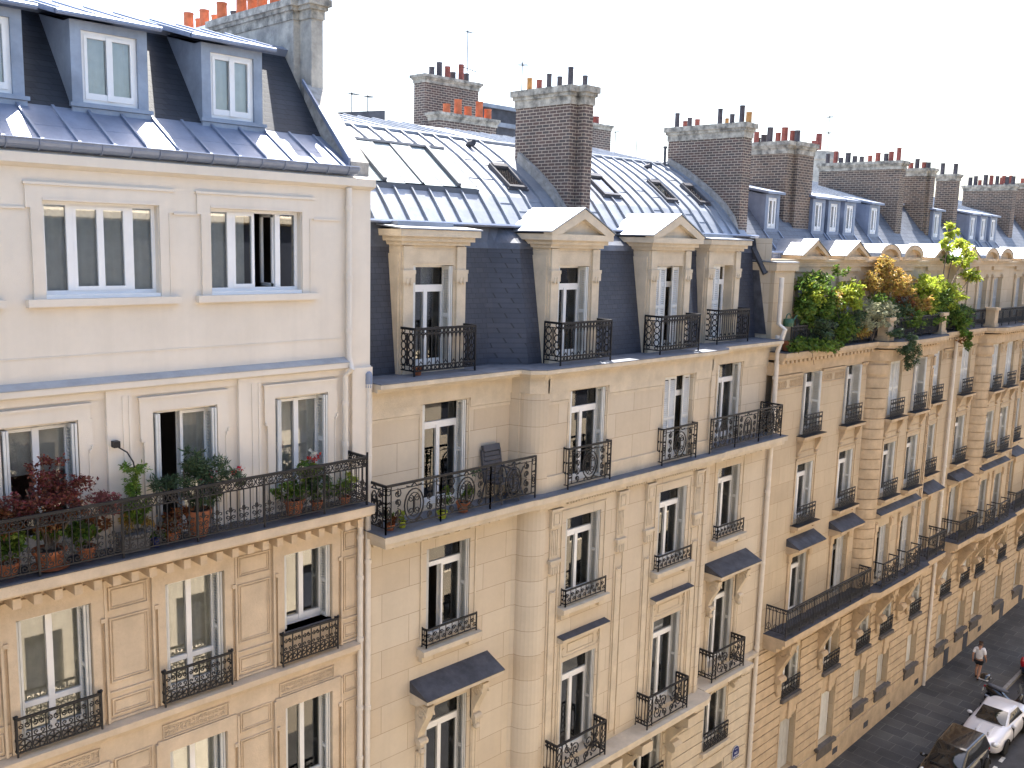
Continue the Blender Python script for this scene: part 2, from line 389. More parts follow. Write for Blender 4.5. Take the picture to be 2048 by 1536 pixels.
# ---- wrought iron
def spiral(cu, cv, r, turns=1.4, a0=0, sg=1, n=14, r0=.15):
    return [(cu + r * (r0 + (1 - r0) * (1 - i / n)) * math.cos(a0 + sg * 2 * PI * turns * i / n), cv + r * (r0 + (1 - r0) * (1 - i / n)) * math.sin(a0 + sg * 2 * PI * turns * i / n)) for i in range(n + 1)]
def ring(cu, cv, ru, rv=None, n=16):
    rv = rv or ru; return [(cu + ru * math.cos(2 * PI * i / n), cv + rv * math.sin(2 * PI * i / n)) for i in range(n + 1)]
def motifs(L, H, st):
    """list of (polyline in u,v, radius)"""
    o = []; T = .009
    def bar(u, a, b, r=.008): o.append(([(u, a), (u, b)], r))
    def hb(v, r=.011): o.append(([(0, v), (L, v)], r))
    if st == 'frieze':                                          # long balcony: scroll frieze over bars with low hearts
        hb(H, .024); hb(H - .17, .011); hb(.06, .012); n = max(1, round(L / .2)); s = L / n
        for i in range(n):
            c = s * (i + .5); v = H - .085
            o.append((ring(c, v, s * .46, .076, 14), .0075))
            for sg in (-1, 1):
                o.append((spiral(c + sg * .032, v + .028, .03, 1.1, PI / 2, sg, 8), .0075)); o.append((spiral(c + sg * .032, v - .028, .03, 1.1, -PI / 2, -sg, 8), .0075))
        m = max(1, round(L / .125)); s = L / m
        for i in range(m + 1):
            bar(s * i, .06, H - .17, .0085 if i % 2 else .007)
            if i % 2 == 0 and i < m:
                c = s * (i + 1)
                for sg in (-1, 1):
                    o.append(([(c + sg * .008, .36), (c + sg * .05, .40), (c + sg * .085, .385), (c + sg * .08, .35), (c + sg * .055, .355)], .0075))
                    o.append((spiral(c + sg * .062, .13, .058, 1.3, PI / 2, sg, 11), .0075)); o.append((spiral(c + sg * .058, .27, .05, 1.2, -PI / 2, -sg, 10), .0075))
                o.append((ring(c, .41, .016, .03, 6), .012))
        for i in range(int(L / 1.25) + 1): bar(min(L, 1.25 * i), -.06, H, .014)
    elif st == 'ornate':                                       # oval medallions between scroll posts
        hb(H, .024); hb(H - .1, .008); hb(.07, .012)
        n = max(1, round(L / 1.25)); s = L / n
        for i in range(n):
            u0 = s * i; c = u0 + s / 2
            for u in (u0, u0 + s): bar(u, -.06, H, .015)
            pw = min(.13, s * .14)
            for u in (u0 + pw, u0 + s - pw): bar(u, .07, H, .009)
            for u in (u0 + pw / 2, u0 + s - pw / 2):
                o.append((ring(u, H - .12, pw * .42, .07, 10), .008)); o.append((ring(u, H * .42, pw * .4, .12, 10), .008)); o.append((ring(u, H * .42, pw * .2, .06, 8), .008))
                for vv, sg in ((H * .62, 1), (H * .24, -1)):
                    for q in (-1, 1): o.append((spiral(u + q * pw * .22, vv, pw * .2, 1.2, PI / 2 * sg, q * sg, 8), .007))
            rw = (s / 2 - pw) * .42
            o.append((ring(c, H * .48, rw, H * .36, 18), .012)); o.append((ring(c, H * .48, rw * .72, H * .27, 16), .009))
            for q in (-1, 1):
                for vv, sg in ((.62, 1), (.34, -1)):
                    o.append((spiral(c + q * rw * .35, H * vv, rw * .33, 1.3, PI / 2 * sg, q * sg, 10), .009))
                for vv, sg, rr in ((.80, 1, .10), (.60, -1, .09), (.36, 1, .10), (.18, -1, .085)):
                    cu = c + q * (rw + (s / 2 - pw - rw) * .52); o.append((spiral(cu, H * vv, min(rr, (s / 2 - pw - rw) * .6), 1.4, PI / 2 * sg, q * sg, 11), .009))
                    o.append(([(cu - .03 * q, H * vv - .05), (cu + .02 * q, H * vv), (cu - .02 * q, H * vv + .06)], .014))
                o.append(([(c + q * .05, .08), (c + q * .16, .14), (c + q * .22, .10)], .012)); o.append(([(c, H - .02), (c + q * .08, H - .1), (c + q * .2, H - .07)], .011))
            bar(c, H * .3, H * .66, .018)
    elif st == 'arches':                                       # dormer rails: pointed arches and bead friezes
        hb(H, .026); hb(H - .11); hb(.16); hb(.05, .013); n = max(2, round(L / .115)); s = L / n
        for i in range(n + 1): bar(s * i, .05 if i % 2 == 0 else .16, H, .0085)
        for i in range(n):
            c = s * (i + .5); o.append((ring(c, H - .055, s * .36, .04, 8), .009)); o.append((ring(c, .105, s * .4, .045, 8), .009))
            o.append(([(c - s / 2, H - .22), (c - s * .3, H - .13), (c, H - .115), (c + s * .3, H - .13), (c + s / 2, H - .22)], .009))
            if i % 2: o.append(([(c - s * .3, .19), (c, .25), (c + s * .3, .19)], .008))
        for u in (0, L): bar(u, -.06, H, .016)
    elif st == 'rings':                                        # side returns of the dormer rails
        hb(H, .026); hb(H - .11); hb(.16); hb(.05, .013)
        for u in (0, L): bar(u, -.05, H, .014)
        k = max(1, round(L / .24)); s = L / k
        for j in range(k):
            c = s * (j + .5); m = 4; h = (H - .27) / m
            for i in range(m): o.append((ring(c, .16 + h * (i + .5), s * .30, h * .48, 10), .011))
            for u in (c - s * .42, c + s * .42): bar(u, .16, H - .11, .009)
            o.append((ring(c, H - .055, .045, .04, 8), .009)); o.append((ring(c, .105, .05, .045, 8), .009))
    elif st == 'low':                                          # window guards: S scrolls between two bars
        hb(H, .02); hb(.035, .012); n = max(2, round(L / .19)); s = L / n
        for u in (0, L): bar(u, -.03, H + .03, .014)
        for i in range(n):
            c = s * (i + .5)
            o.append((spiral(c - s * .2, H * .62, min(s * .3, H * .3), 1.3, 0, 1, 10), .009)); o.append((spiral(c + s * .2, H * .36, min(s * .3, H * .3), 1.3, PI, 1, 10), .009))
            bar(s * i, .035, H, .007)
    elif st == 'guard':                                        # balconets with paired scrolls and rosettes
        hb(H, .02); hb(.04, .012); hb(H * .42, .008); n = max(3, round(L / .21)); s = L / n
        for i in range(n + 1): bar(s * i, .04, H, .010)
        for i in range(n):
            c = s * (i + .5)
            for q in (-1, 1):
                o.append((spiral(c + q * s * .24, H * .78, s * .22, 1.3, PI / 2, q, 9), .009)); o.append((spiral(c + q * s * .2, H * .52, s * .2, 1.1, -PI / 2, q, 8), .008))
            for a in range(0, 360, 60): o.append(([(c, H * .22), (c + s * .4 * math.cos(math.radians(a + 30)), H * .22 + .085 * math.sin(math.radians(a + 30)))], .010))
            o.append((ring(c, H * .22, s * .44, .10, 10), .007))
    elif st == 'swirl':                                        # big asymmetrical rinceaux
        hb(H, .024); hb(.05, .013); pw = .2
        for u in (0, pw, L - pw, L): bar(u, .0, H, .013)
        for u in (pw / 2, L - pw / 2):
            for i in range(4): o.append((ring(u, .13 + (H - .2) * (i + .5) / 4, .06, .085, 8), .009))
        n = max(1, round((L - 2 * pw) / .62)); s = (L - 2 * pw) / n
        for i in range(n):
            c = pw + s * (i + .5); q = 1 if i % 2 else -1
            for du, v, r, a, sg in ((-.12, .66, .17, PI, 1), (.14, .36, .18, 0, 1), (.17, .74, .11, PI / 2, -1), (-.18, .26, .12, -PI / 2, -1), (0, .5, .09, 0, -1)):
                o.append((spiral(c + q * du, H * v, r, 1.5, a, sg * q, 13), .011))
            o.append(([(c - q * .26, .06), (c - q * .16, H * .3), (c, H * .5), (c + q * .16, H * .72), (c + q * .24, H - .04)], .012))
            for du, v in ((-.2, .5), (.2, .55), (0, .2), (0, .82)): o.append(([(c + du, H * v - .04), (c + du + .03 * q, H * v), (c + du - .02, H * v + .05)], .018))
    else:                                                      # plain bars with small scrolls (far balconies)
        hb(H, .024); hb(H - .12, .01); hb(.08, .012); n = max(2, round(L / .12)); s = L / n
        for i in range(n + 1): bar(s * i, .08 if i % 8 else -.04, H, .011 if i % 8 else .018)
        for i in range(0, n, 2): o.append((ring(s * (i + 1), H - .06, s * .5, .045, 7), .009)); o.append((ring(s * (i + 1), .22, s * .6, .1, 7), .009))
    return o
def rail(mb, p0, p1, z0, z1, st):
    a, b = Vector((p0[0], p0[1], 0)), Vector((p1[0], p1[1], 0)); L = (b - a).length; d = (b - a) / L
    for pl, r in motifs(L, z1 - z0, st):
        mb.tube([(a.x + d.x * u, a.y + d.y * u, z0 + v) for u, v in pl], r * 1.35, 4)
def hood(par, x0, x1, y, z, pr=.55, name='window_hood', st='stone'):
    mb = MB(); mb.profx([(y + .01, z - .22), (y - pr * .35, z - .2), (y - pr * .8, z - .06), (y - pr, z - .05), (y - pr, z + .03), (y + .01, z + .05)], x0, x1)
    o = mb.build(name, st, par)
    t = MB(); t.profx([(y + .005, z + .054), (y - pr - .02, z + .034), (y - pr - .02, z + .055), (y - .03, z + .30), (y + .005, z + .32)], x0 - .015, x1 + .015); t.build('zinc_cover', 'lead', o)
def console(mb, x, w, y, z0, z1, d):
    pts = []; n = 14; h = z1 - z0
    for i in range(n + 1):
        t = i / n; pts.append((y - d * (.30 + .70 * (.5 - .5 * math.cos(PI * min(1, t * 1.15)))) * (.55 + .45 * t) , z0 + h * t))
    mb.profx([(y + .01, z0)] + pts + [(y + .01, z1)], x - w / 2, x + w / 2)
    for sx in (-1, 1):
        xx = x + sx * (w / 2 + .006)
        mb.tube([(xx, y - d * .52 - u, z1 - h * .24 + v) for u, v in spiral(0, 0, d * .42, 1.6, 0, 1, 18)], d * .06, 4)
    mb.tube([(x - w / 2 - .02, y - d * .30, z0 + .05), (x + w / 2 + .02, y - d * .30, z0 + .05)], d * .2, 8)
def chimney(par, x0, x1, y0, y1, zb, zt, capm='chstone', bm='brick', cap=.45, pots=(), over=.12, second=None, label=None):
    mb = MB(); mb.box(x0, x1, y0, y1, zb, zt - cap)
    if second: mb.box(*second[:4], zb, zt - cap)
    o = mb.build('chimney', bm, par, label=label)
    c = MB()
    for bx in [(x0, x1, y0, y1)] + ([second[:4]] if second else []):
        a, b, d, e = bx; dz = 0 if bx[0] == x0 else .003
        c.box(a - .03, b + .03, d - .03, e + .03, zt - cap - dz, zt - cap * .55); c.box(a - over * .6, b + over * .6, d - over * .6, e + over * .6, zt - cap * .55, zt - cap * .35 + dz)
        c.box(a - over, b + over, d - over, e + over, zt - cap * .35 + dz, zt + dz)
    c.build('chimney_cap', capm, o)
    for (px, py, h, r, m) in pots:
        p = MB(); p.lathe((px, py, zt - .01), [(r * 1.12, 0), (r * 1.05, .05), (r, h - .05), (r * 1.07, h - .04), (r * 1.07, h), (r * .8, h), (r * .78, h - .15)], 12); p.build('chimney_pot', m, o, smooth='auto')
    return o
def downpipe(par, path, r=.055, m='pipe', rings=()):
    mb = MB(); mb.tube(path, r, 10)
    for x, y, z in rings: mb.lathe((x, y, z), [(r * 1.25, 0), (r * 1.25, .09)], 10); mb.box(x - .02, x + .02, y, y + .09, z + .02, z + .05)
    return mb.build('downpipe', m, par, smooth='auto')
def rooms(par, x0, x1, zs, y0, y1, zlow, m='room', parts=None):
    mb = MB()
    for z in zs: mb.box(x0 + .02, x1 - .02, y0, y1 - .02, z - .3, z)
    mb.box(x0 + .02, x1 - .02, y0 + 4.5, y0 + 4.6, zlow, zs[-1] - .3)
    n = parts or max(1, int((x1 - x0) / 3.6)); k = (x1 - x0) / n
    for i in range(n + 1):
        xx = min(max(x0 + k * i, x0 + .1), x1 - .1)
        for z, zz in zip([zlow] + list(zs), list(zs)):
            mb.box(xx - .06, xx + .06, y0 + .02, y0 + 4.5, z, zz - .3)
    mb.build('interior', m, par)
def leaves(mb, c, rad, n, size, asp=.45, droop=0, hollow=.35, flat=0):
    for _ in range(n):
        u = Vector((rnd.gauss(0, 1), rnd.gauss(0, 1), rnd.gauss(0, 1))).normalized() * (hollow + (1 - hollow) * rnd.random()) ** (1 / 1.6)
        p = Vector((c[0] + u.x * rad[0], c[1] + u.y * rad[1], c[2] + u.z * rad[2]))
        d = Vector((rnd.gauss(0, 1), rnd.gauss(0, 1), rnd.gauss(-droop, .7))).normalized(); nrm = d.cross(Vector((rnd.gauss(0, 1), rnd.gauss(0, 1), rnd.gauss(0, 1)))).normalized()
        if flat: nrm = (nrm + Vector((rnd.gauss(0, .4), rnd.gauss(0, .4), flat))).cross(d).normalized()
        s = size * (.65 + .7 * rnd.random()); t = nrm * (s * asp * .5); m = p + d * s * .5; b = d.cross(nrm) * s * .1
        mb.add([p, m + t + b, p + d * s, m - t + b], [(0, 1, 2, 3)])
def clumps(mb, c, rad, k, n, size, asp=.45, droop=0, cr=.34, flat=0):
    for _ in range(k):
        u = Vector((rnd.gauss(0, 1), rnd.gauss(0, 1), rnd.gauss(0, 1))).normalized() * rnd.random() ** .4
        q = cr * (.6 + .7 * rnd.random())
        leaves(mb, (c[0] + u.x * rad[0], c[1] + u.y * rad[1], c[2] + u.z * rad[2]), (rad[0] * q, rad[1] * q, rad[2] * q), n, size, asp, droop, .3, flat)
# ================================================================ ground, street
def gz(x): return .0335 * (x - 34.7)
def slab_x(name, m, x0, x1, y0, y1, dz, kind=True, n=1):
    mb = MB(); mb.grid([[(x0 + (x1 - x0) * i / n, y, gz(x0 + (x1 - x0) * i / n) + dz) for i in range(n + 1)] for y in (y1, y0)][::-1]); o = mb.build(name, m)
    return struct(o)
M['paving'] = mat('stone paving', (.13, .128, .125), .8, var=.22, scale=.9, streak=0, bump=.4)
def paving_nodes(m):
    n, l = m.node_tree.nodes, m.node_tree.links; p = n['Principled BSDF']
    for k in list(p.inputs['Base Color'].links): l.remove(k)
    g = n.new('ShaderNodeNewGeometry'); sx = n.new('ShaderNodeSeparateXYZ'); l.new(g.outputs['Position'], sx.inputs[0]); cb = n.new('ShaderNodeCombineXYZ'); l.new(sx.outputs[1], cb.inputs[0]); l.new(sx.outputs[0], cb.inputs[1])
    b = n.new('ShaderNodeTexBrick'); b.inputs['Scale'].default_value = 1; b.inputs['Brick Width'].default_value = .95; b.inputs['Row Height'].default_value = .62; b.inputs['Mortar Size'].default_value = .014; b.offset = .37; b.inputs['Mortar Smooth'].default_value = .4
    b.inputs['Color1'].default_value = (.10, .098, .095, 1); b.inputs['Color2'].default_value = (.065, .065, .067, 1); b.inputs['Mortar'].default_value = (.17, .165, .155, 1); l.new(cb.outputs[0], b.inputs['Vector'])
    t = n.new('ShaderNodeTexNoise'); t.inputs['Scale'].default_value = .55; t.inputs['Detail'].default_value = 6; l.new(g.outputs['Position'], t.inputs['Vector'])
    r = n.new('ShaderNodeValToRGB'); r.color_ramp.elements[0].position = .3; r.color_ramp.elements[0].color = (.45, .43, .42, 1); r.color_ramp.elements[1].position = .72; r.color_ramp.elements[1].color = (1.15, 1.12, 1.05, 1); l.new(t.outputs[0], r.inputs[0])
    x = n.new('ShaderNodeMix'); x.data_type = 'RGBA'; x.blend_type = 'MULTIPLY'; x.inputs[0].default_value = 1; l.new(b.outputs['Color'], x.inputs[6]); l.new(r.outputs[0], x.inputs[7]); l.new(x.outputs[2], p.inputs['Base Color'])
paving_nodes(M['paving'])
slab_x('ground', 'asphalt', -60, 300, -150, 150, -.30, n=8)
slab_x('road', 'asphalt', -30, 130, -12.4, -2.9, -.13, n=4)
slab_x('pavement', 'paving', -30, 130, -2.75, .3, 0, n=4)
slab_x('pavement', 'paving', -30, 130, -16.1, -12.55, 0, n=4)
for ya, yb in ((-2.9, -2.752), (-12.55, -12.4)):
    mb = MB()
    for i in range(-30, 110):
        a, b = i + .006, i + .994; mb.add([(a, ya, gz(a) - .2), (b, ya, gz(b) - .2), (b, yb, gz(b) - .2), (a, yb, gz(a) - .2), (a, ya, gz(a) + .004), (b, ya, gz(b) + .004), (b, yb, gz(b) + .004), (a, yb, gz(a) + .004)], [(4, 5, 6, 7), (0, 1, 5, 4), (1, 2, 6, 5), (2, 3, 7, 6), (3, 0, 4, 7)])
    struct(mb.build('kerb', 'kerb'))
mb = MB()
for x in [37.55 + .0, 38.45, 44.6, 33.2]:
    mb.add([(x, -4.72, gz(x) - .126), (x + .45, -4.72, gz(x + .45) - .126), (x + .45, -4.58, gz(x + .45) - .126), (x, -4.58, gz(x) - .126)], [(0, 1, 2, 3)])
struct(mb.build('road_marking', 'paint'))

# ================================================================ building A: cream rendered top, stone below
A = thing('apartment_building', 'cream rendered building with a small zinc dormered roof and a long planted balcony', 'building', (3.6, 0, -1.2), group='stone apartment buildings along the street')
R6 = [(2.58, 4.34, 18.73, 20.13), (5.26, 7.02, 18.73, 20.13), (7.94, 9.70, 18.73, 20.13)]
CA = [(.1, 1.15), (2.32, 3.38), (4.51, 5.60), (6.84, 7.95), (9.13, 10.23)]
R5 = [(a, b, 14.64, 16.76) for a, b in CA[:4]] + [(9.13, 10.23, 15.0, 16.76)]
mb = MB(); wall(mb, -4, 11.27, 14.5, 20.64, 0, R6 + R5); mb.quad((11.27, 0, 14.5), (11.27, 12, 14.5), (11.27, 12, 20.64), (11.27, 0, 20.64)); mb.box(-4, 11.27, 11.7, 12, -1.6, 20.64); mb.quad((-4, 12, -1.6), (-4, 0, -1.6), (-4, 0, 20.64), (-4, 12, 20.64))
mb.build('wall', 'cream', A)
CA4 = [(.02, 1.2), (2.25, 3.4), (4.57, 5.70), (6.94, 8.04), (9.26, 10.34)]
R4 = [(a, b, 11.63, 13.76) for a, b in CA4[:4]] + [(9.26, 10.34, 12.25, 13.76)]
R3 = [(a, b, 8.3, 10.70) for a, b in CA4]; R2 = [(a, b, 4.6, 7.0) for a, b in CA4]; R1 = [(a, b, .3, 3.4) for a, b in CA4]
mb = MB(); wall(mb, -4, 11.28, -1.6, 14.3, 0, R4 + R3 + R2 + R1); mb.build('wall', 'stoneA', A)
rooms(A, -4, 11.27, [4.4, 8.1, 11.55, 14.55, 17.6, 20.6], .33, 11.7, -1, parts=5)
for i, h in enumerate(R6): window(A, *h, 0, 'four', 2 if i != 2 else 6, None, .12, leaf=1 if i == 2 else 0)
window(A, *R5[1], 0, 'door', 1, 'openfat', .2); window(A, *R5[2], 0, 'door', 4, 'openfat', .2); window(A, *R5[3], 0, 'door', 3, 'openfat', .2, leaf=1); window(A, *R5[4], 0, 'plain', 2, 'openfat', .2)
for h in R4[1:4]: window(A, *h, 0, 'mid', 5, 'open', .26)
window(A, *R4[4], 0, 'plain', 0, 'open', .26)
for i, h in enumerate(R3[1:]): window(A, *h, 0, 'mid', 5 if i != 2 else 2, 'open', .26)
# mouldings on the render
mb = MB()
for a, b, c, d in R6:
    mb.box(a - .25, b + .25, -.035, .003, 20.14 + .03, 20.38); mb.box(a - .275, b + .275, -.06, .003, 20.36, 20.40)
    for s in (-1, 1):
        xe = a if s < 0 else b
        mb.box(xe + s * .015, xe + s * .25, -.035, .003, 20.02, 20.17); mb.box(xe + s * .015, xe + s * .17, -.035, .003, 18.67, 20.02); mb.box(xe + s * .17, xe + s * .19, -.05, .003, 18.67, 20.02)
    mb.box(a - .015, b + .015, -.05, .003, 20.135, 20.172)
xs = [-4] + [v for h in R6 for v in (h[0] - .26, h[1] + .26)] + [10.6]
for a, b in zip(xs[::2], xs[1::2]): mb.box(a, b, -.03, .003, 20.0, 20.03)
mb.box(-4, 10.62, -.012, .003, 17.785, 17.80)
for a, b, c, d in R5:
    mb.box(a - .24, b + .21, -.05, .003, 16.79, 17.03); mb.box(a - .26, b + .23, -.075, .003, 17.0, 17.04)
    for s, xe in ((-1, a), (1, b)):
        mb.box(xe + s * .02, xe + s * .235, -.05, .003, 16.3, 16.79); mb.box(xe + s * .02, xe + s * .16, -.05, .003, 14.62, 16.3); mb.box(xe + s * .16, xe + s * .185, -.065, .003, 14.62, 16.3)
        mb.box(xe + s * .20, xe + s * .235, -.085, -.05, 16.30, 16.36); mb.box(xe + s * .17, xe + s * .20, -.085, -.05, 16.24, 16.30)
for a, b in ((-.6, -.2), (1.46, 1.87), (3.76, 4.17), (6.05, 6.46), (8.36, 8.80), (10.79, 11.27)):
    mb.box(a, b, -.085, .003, 14.62, 17.2)
    if b < 11: mb.box(a + .25, a + .28, -.10, -.085, 14.7, 17.1); mb.box(b - .06, b - .03, -.10, -.085, 14.7, 17.1)
mb.box(-4, 11.27, -.03, .003, 17.08, 17.22)
mb.build('window_surround', 'cream', A)
mb = MB()
for a, b, c, d in R6: mb.box(a - .30, b + .32, -.13, .003, 18.56, 18.672)
mb.build('window_sill', 'cream', A)
mb = MB()
for a, b, c, d in R6: mb.box(a - .01, b + .01, -.02, .1, 18.674, 18.732)
mb.build('sill_flashing', 'white', A)
mb = MB(); mb.profx([(.003, 17.2), (-.08, 17.2), (-.17, 17.24), (-.17, 17.335), (.003, 17.37)], -4, 10.68); mb.profx([(.003, 20.6), (-.07, 20.62), (-.15, 20.66), (-.15, 20.80), (.003, 20.86)], -4, 11.285); mb.build('cornice', 'cream', A)
mb = MB(); mb.profx([(.0035, 17.374), (-.18, 17.339), (-.18, 17.352), (.0035, 17.43)], -4, 10.66); mb.build('ledge_flashing', 'zincpale', A)
# lower stone ornament
mb = MB()
def surroundA(a, b, c, d, top):
    mb.box(a - .14, a - .0, -.05, .003, c, d + .02); mb.box(b, b + .14, -.05, .003, c, d + .02); mb.box(a - .2, b + .2, -.05, .003, d + .02, top); mb.box(a - .2, a - .14, -.05, .003, d - .35, d + .02); mb.box(b + .14, b + .2, -.05, .003, d - .35, d + .02)
    for s, xe in ((-1, a - .17), (1, b + .17)):
        mb.box(xe - .035, xe + .035, -.085, -.05, d - .36, d - .29); mb.box(xe + s * .05 - .02, xe + s * .05 + .02, -.07, .003, c, top)
for a, b, c, d in R4: surroundA(a, b, 11.63, d, 14.1)
for a, b, c, d in R3: surroundA(a, b, c, d, 10.93)
mids = [((CA4[i][1] + CA4[i + 1][0]) / 2) for i in range(4)]
for xm in mids + [10.80]:
    hw = .33 if xm < 10.6 else .17
    for z0, z1 in ((13.55, 13.95), (12.3, 13.42), (11.72, 12.02), (10.55, 10.95), (8.3, 10.4)):
        frame(mb, xm - hw, xm + hw, z0, z1, 0, .022, .025); frame(mb, xm - hw + .05, xm + hw - .05, z0 + .05, z1 - .05, 0, .012, .018)
    mb.box(xm - hw - .1, xm + hw + .1, -.035, .003, 12.12, 12.15); mb.box(xm - hw - .1, xm + hw + .1, -.035, .003, 11.63, 11.67)
mb.build('panel_moulding', 'stoneA', A)
mb = MB()
for a, b, c, d in R3:
    x0, x1 = a - .1, b + .06; frame(mb, x0, x1, 10.98, 11.24, 0, .02, .03)
    n = int((x1 - x0) / .075)
    for i in range(n):
        for j in range(2):
            cx, cz = x0 + .05 + i * .075, 11.065 + j * .085
            mb.tube([(cx + u, -.012, cz + v) for u, v in spiral(0, 0, .04, 1.2, rnd.random() * 6, rnd.choice((-1, 1)), 7)], .010, 4)
    mb.box(a - .2, b + .2, -.045, .003, 10.93, 10.965)
mb.build('carved_frieze', 'stoneA', A)
mb = MB(); mb.profx([(.003, 11.33), (-.06, 11.34), (-.09, 11.42), (-.19, 11.47), (-.19, 11.58), (.003, 11.625)], -4, 10.93)
mb.build('cornice', 'stoneA', A)
mb = MB(); mb.box(-4, 10.86, -.725, .003, 14.44, 14.60); mb.profx([(.002, 14.22), (-.12, 14.24), (-.5, 14.36), (-.68, 14.40), (-.70, 14.438), (.002, 14.438)], -4, 10.8)
for i in range(50):
    x = -3.9 + i * .297
    if x < 10.7: mb.box(x, x + .12, -.46, -.001, 14.13, 14.29)
slabA = mb.build('balcony', 'stoneA', A)
mb = MB(); mb.box(-4.01, 10.87, -.735, -.003, 14.603, 14.625); mb.build('slab_surface', 'lead', slabA)
mb = MB(); rail(mb, (-4, -.66), (10.72, -.66), 14.66, 15.56, 'frieze'); rail(mb, (10.72, -.64), (10.72, -.02), 14.66, 15.56, 'frieze'); mb.tube([(10.72, -.66, 14.6), (10.72, -.66, 15.66)], .022, 6); mb.build('railing', 'iron', slabA)
for a, b, c, d in R4:
    mb = MB(); p = -.15; z1 = 12.25 if a != 9.26 else 12.26
    rail(mb, (a - .1, p), (b + .06, p), 11.66, z1, 'guard'); rail(mb, (a - .1, 0), (a - .1, p), 11.66, z1, 'low'); rail(mb, (b + .06, 0), (b + .06, p), 11.66, z1, 'low')
    for xe in (a - .1, b + .06): mb.lathe((xe, p, z1 + .01), [(.02, 0), (.035, .03), (.02, .06)], 6)
    mb.build('window_guard', 'iron', A)
mb = MB(); mb.box(9.22, 10.38, -.02, .25, 12.2, 12.25); mb.build('window_sill', 'lead', A)
for a, b, c, d in R3[1:]:
    mb = MB(); rail(mb, (a - .1, -.15), (b + .06, -.15), 8.3, 8.95, 'guard'); mb.build('window_guard', 'iron', A)
downpipe(A, [(10.70, -.09, 20.62), (10.70, -.09, 17.45), (10.70, -.15, 17.30), (10.66, -.26, 17.22), (10.60, -.11, 17.08), (10.60, -.11, 14.65)], .055, 'cream', [(10.70, -.09, 20.2), (10.70, -.09, 18.9), (10.70, -.09, 17.9), (10.60, -.11, 16.5), (10.60, -.11, 15.7)])
downpipe(A, [(10.98, -.09, 14.25), (10.98, -.09, -1)], .058, 'pipe', [(10.98, -.09, z) for z in (13.75, 12.9, 11.6, 10.1, 9.0, 7.2)])
# hooked lantern bracket by the window
mb = MB(); mb.box(6.10, 6.20, -.21, -.09, 16.30, 16.40); mb.tube([(6.18, -.18, 16.3), (6.28, -.26, 16.22), (6.36, -.3, 16.05), (6.39, -.3, 15.85), (6.40, -.3, 14.65)], .012, 6); mb.build('bracket', 'iron', A)
# roof A
GZ = 20.98
mb = MB(); mb.profx([(-.02, 20.80), (-.02, 20.99), (1.05, 21.63), (1.05, 20.80)], -4, 10.86)
for i in range(30):
    x = -3.8 + i * .535
    if x < 10.8: mb.prism([(x - .022, -.02, 20.99), (x + .022, -.02, 20.99), (x + .022, 1.02, 21.615), (x - .022, 1.02, 21.615)], (0, -.02, .035))
for k in (.42,): mb.prism([(-4, k * 1.05 + .0, 20.99 + k * .64), (10.85, k * 1.05, 20.99 + k * .64), (10.85, k * 1.05 + .012, 20.99 + k * .645), (-4, k * 1.05 + .012, 20.99 + k * .645)], (0, -.004, .008))
mb.profx([(2.3, 23.26), (2.2, 23.38), (2.4, 23.47), (6.2, 24.02), (9.5, 23.4), (9.5, 21)], -4, 10.86)
for i in range(14):
    x = -3.4 + i * 1.05
    mb.prism([(x - .02, 2.35, 23.47), (x + .02, 2.35, 23.47), (x + .02, 6.2, 24.02), (x - .02, 6.2, 24.02)], (0, -.003, .035))
roofA = mb.build('roof', 'zinc', A)
mb = MB(); mb.profx([(1.05, 21.0), (1.05, 21.64), (2.36, 23.34), (2.5, 21.0)], -4, 10.85); mb.build('slate_slope', 'slateA', roofA)
for xa, xb, cu in ((1.75, 3.0, 2), (4.0, 5.43, 1), (6.14, 7.39, 2), (8.36, 9.55, 2)):
    f = .17; mb = MB(); y = 1.0
    mb.box(xa, xa + f, y, y + .25, 21.60, 23.0); mb.box(xb - f, xb, y, y + .25, 21.60, 23.0); mb.box(xa + f, xb - f, y, y + .25, 22.86, 23.0); mb.box(xa + f, xb - f, y, y + .25, 21.60, 21.74)
    mb.box(xa - .05, xb + .05, y - .07, y + .002, 21.66, 21.72); mb.box(xa - .02, xb + .02, y - .04, y + .002, 21.52, 21.655)
    for xe in (xa + .002, xb - .022): mb.prism([(xe, y + .25, 21.62), (xe, y + .25, 23.0), (xe, 2.72, 23.35), (xe, 2.4, 23.3)], (.02, 0, 0))
    mb.box(xa + f - .03, xb - f + .03, y + .6, y + .62, 21.3, 23.0)
    dm = mb.build('dormer', 'zincdorm', A)
    mb = MB(); mb.profx([(y - .2, 23.0), (y - .2, 23.08), (2.5, 23.52), (2.5, 23.42)], xa - .28, xb + .16)
    for i in range(4):
        x = xa - .2 + (xb - xa + .3) * i / 3; mb.prism([(x - .02, y - .18, 23.085), (x + .02, y - .18, 23.085), (x + .02, 2.5, 23.525), (x - .02, 2.5, 23.525)], (0, -.005, .03))
    mb.tube([(xa - .28, y - .21, 23.04), (xb + .16, y - .21, 23.04)], .045, 8); mb.build('dormer_roof', 'zinc', dm)
    window(dm, xa + f, xb - f, 21.74, 22.86, y, 'plain', cu, None, .05, deep=1)
mb = MB(); n = 9
for k in range(n):
    a0, a1 = PI + PI * k / n, PI + PI * (k + 1) / n; P = lambda a, r: (-.13 + r * math.cos(a), 21.0 + r * math.sin(a) * 1.35)
    (ya, za), (yb, zb) = P(a0, .105), P(a1, .105); (yc, zc), (yd, zd) = P(a0, .095), P(a1, .095)
    mb.quad((-4, ya, za), (10.83, ya, za), (10.83, yb, zb), (-4, yb, zb)); mb.quad((-4, yd, zd), (10.83, yd, zd), (10.83, yc, zc), (-4, yc, zc))
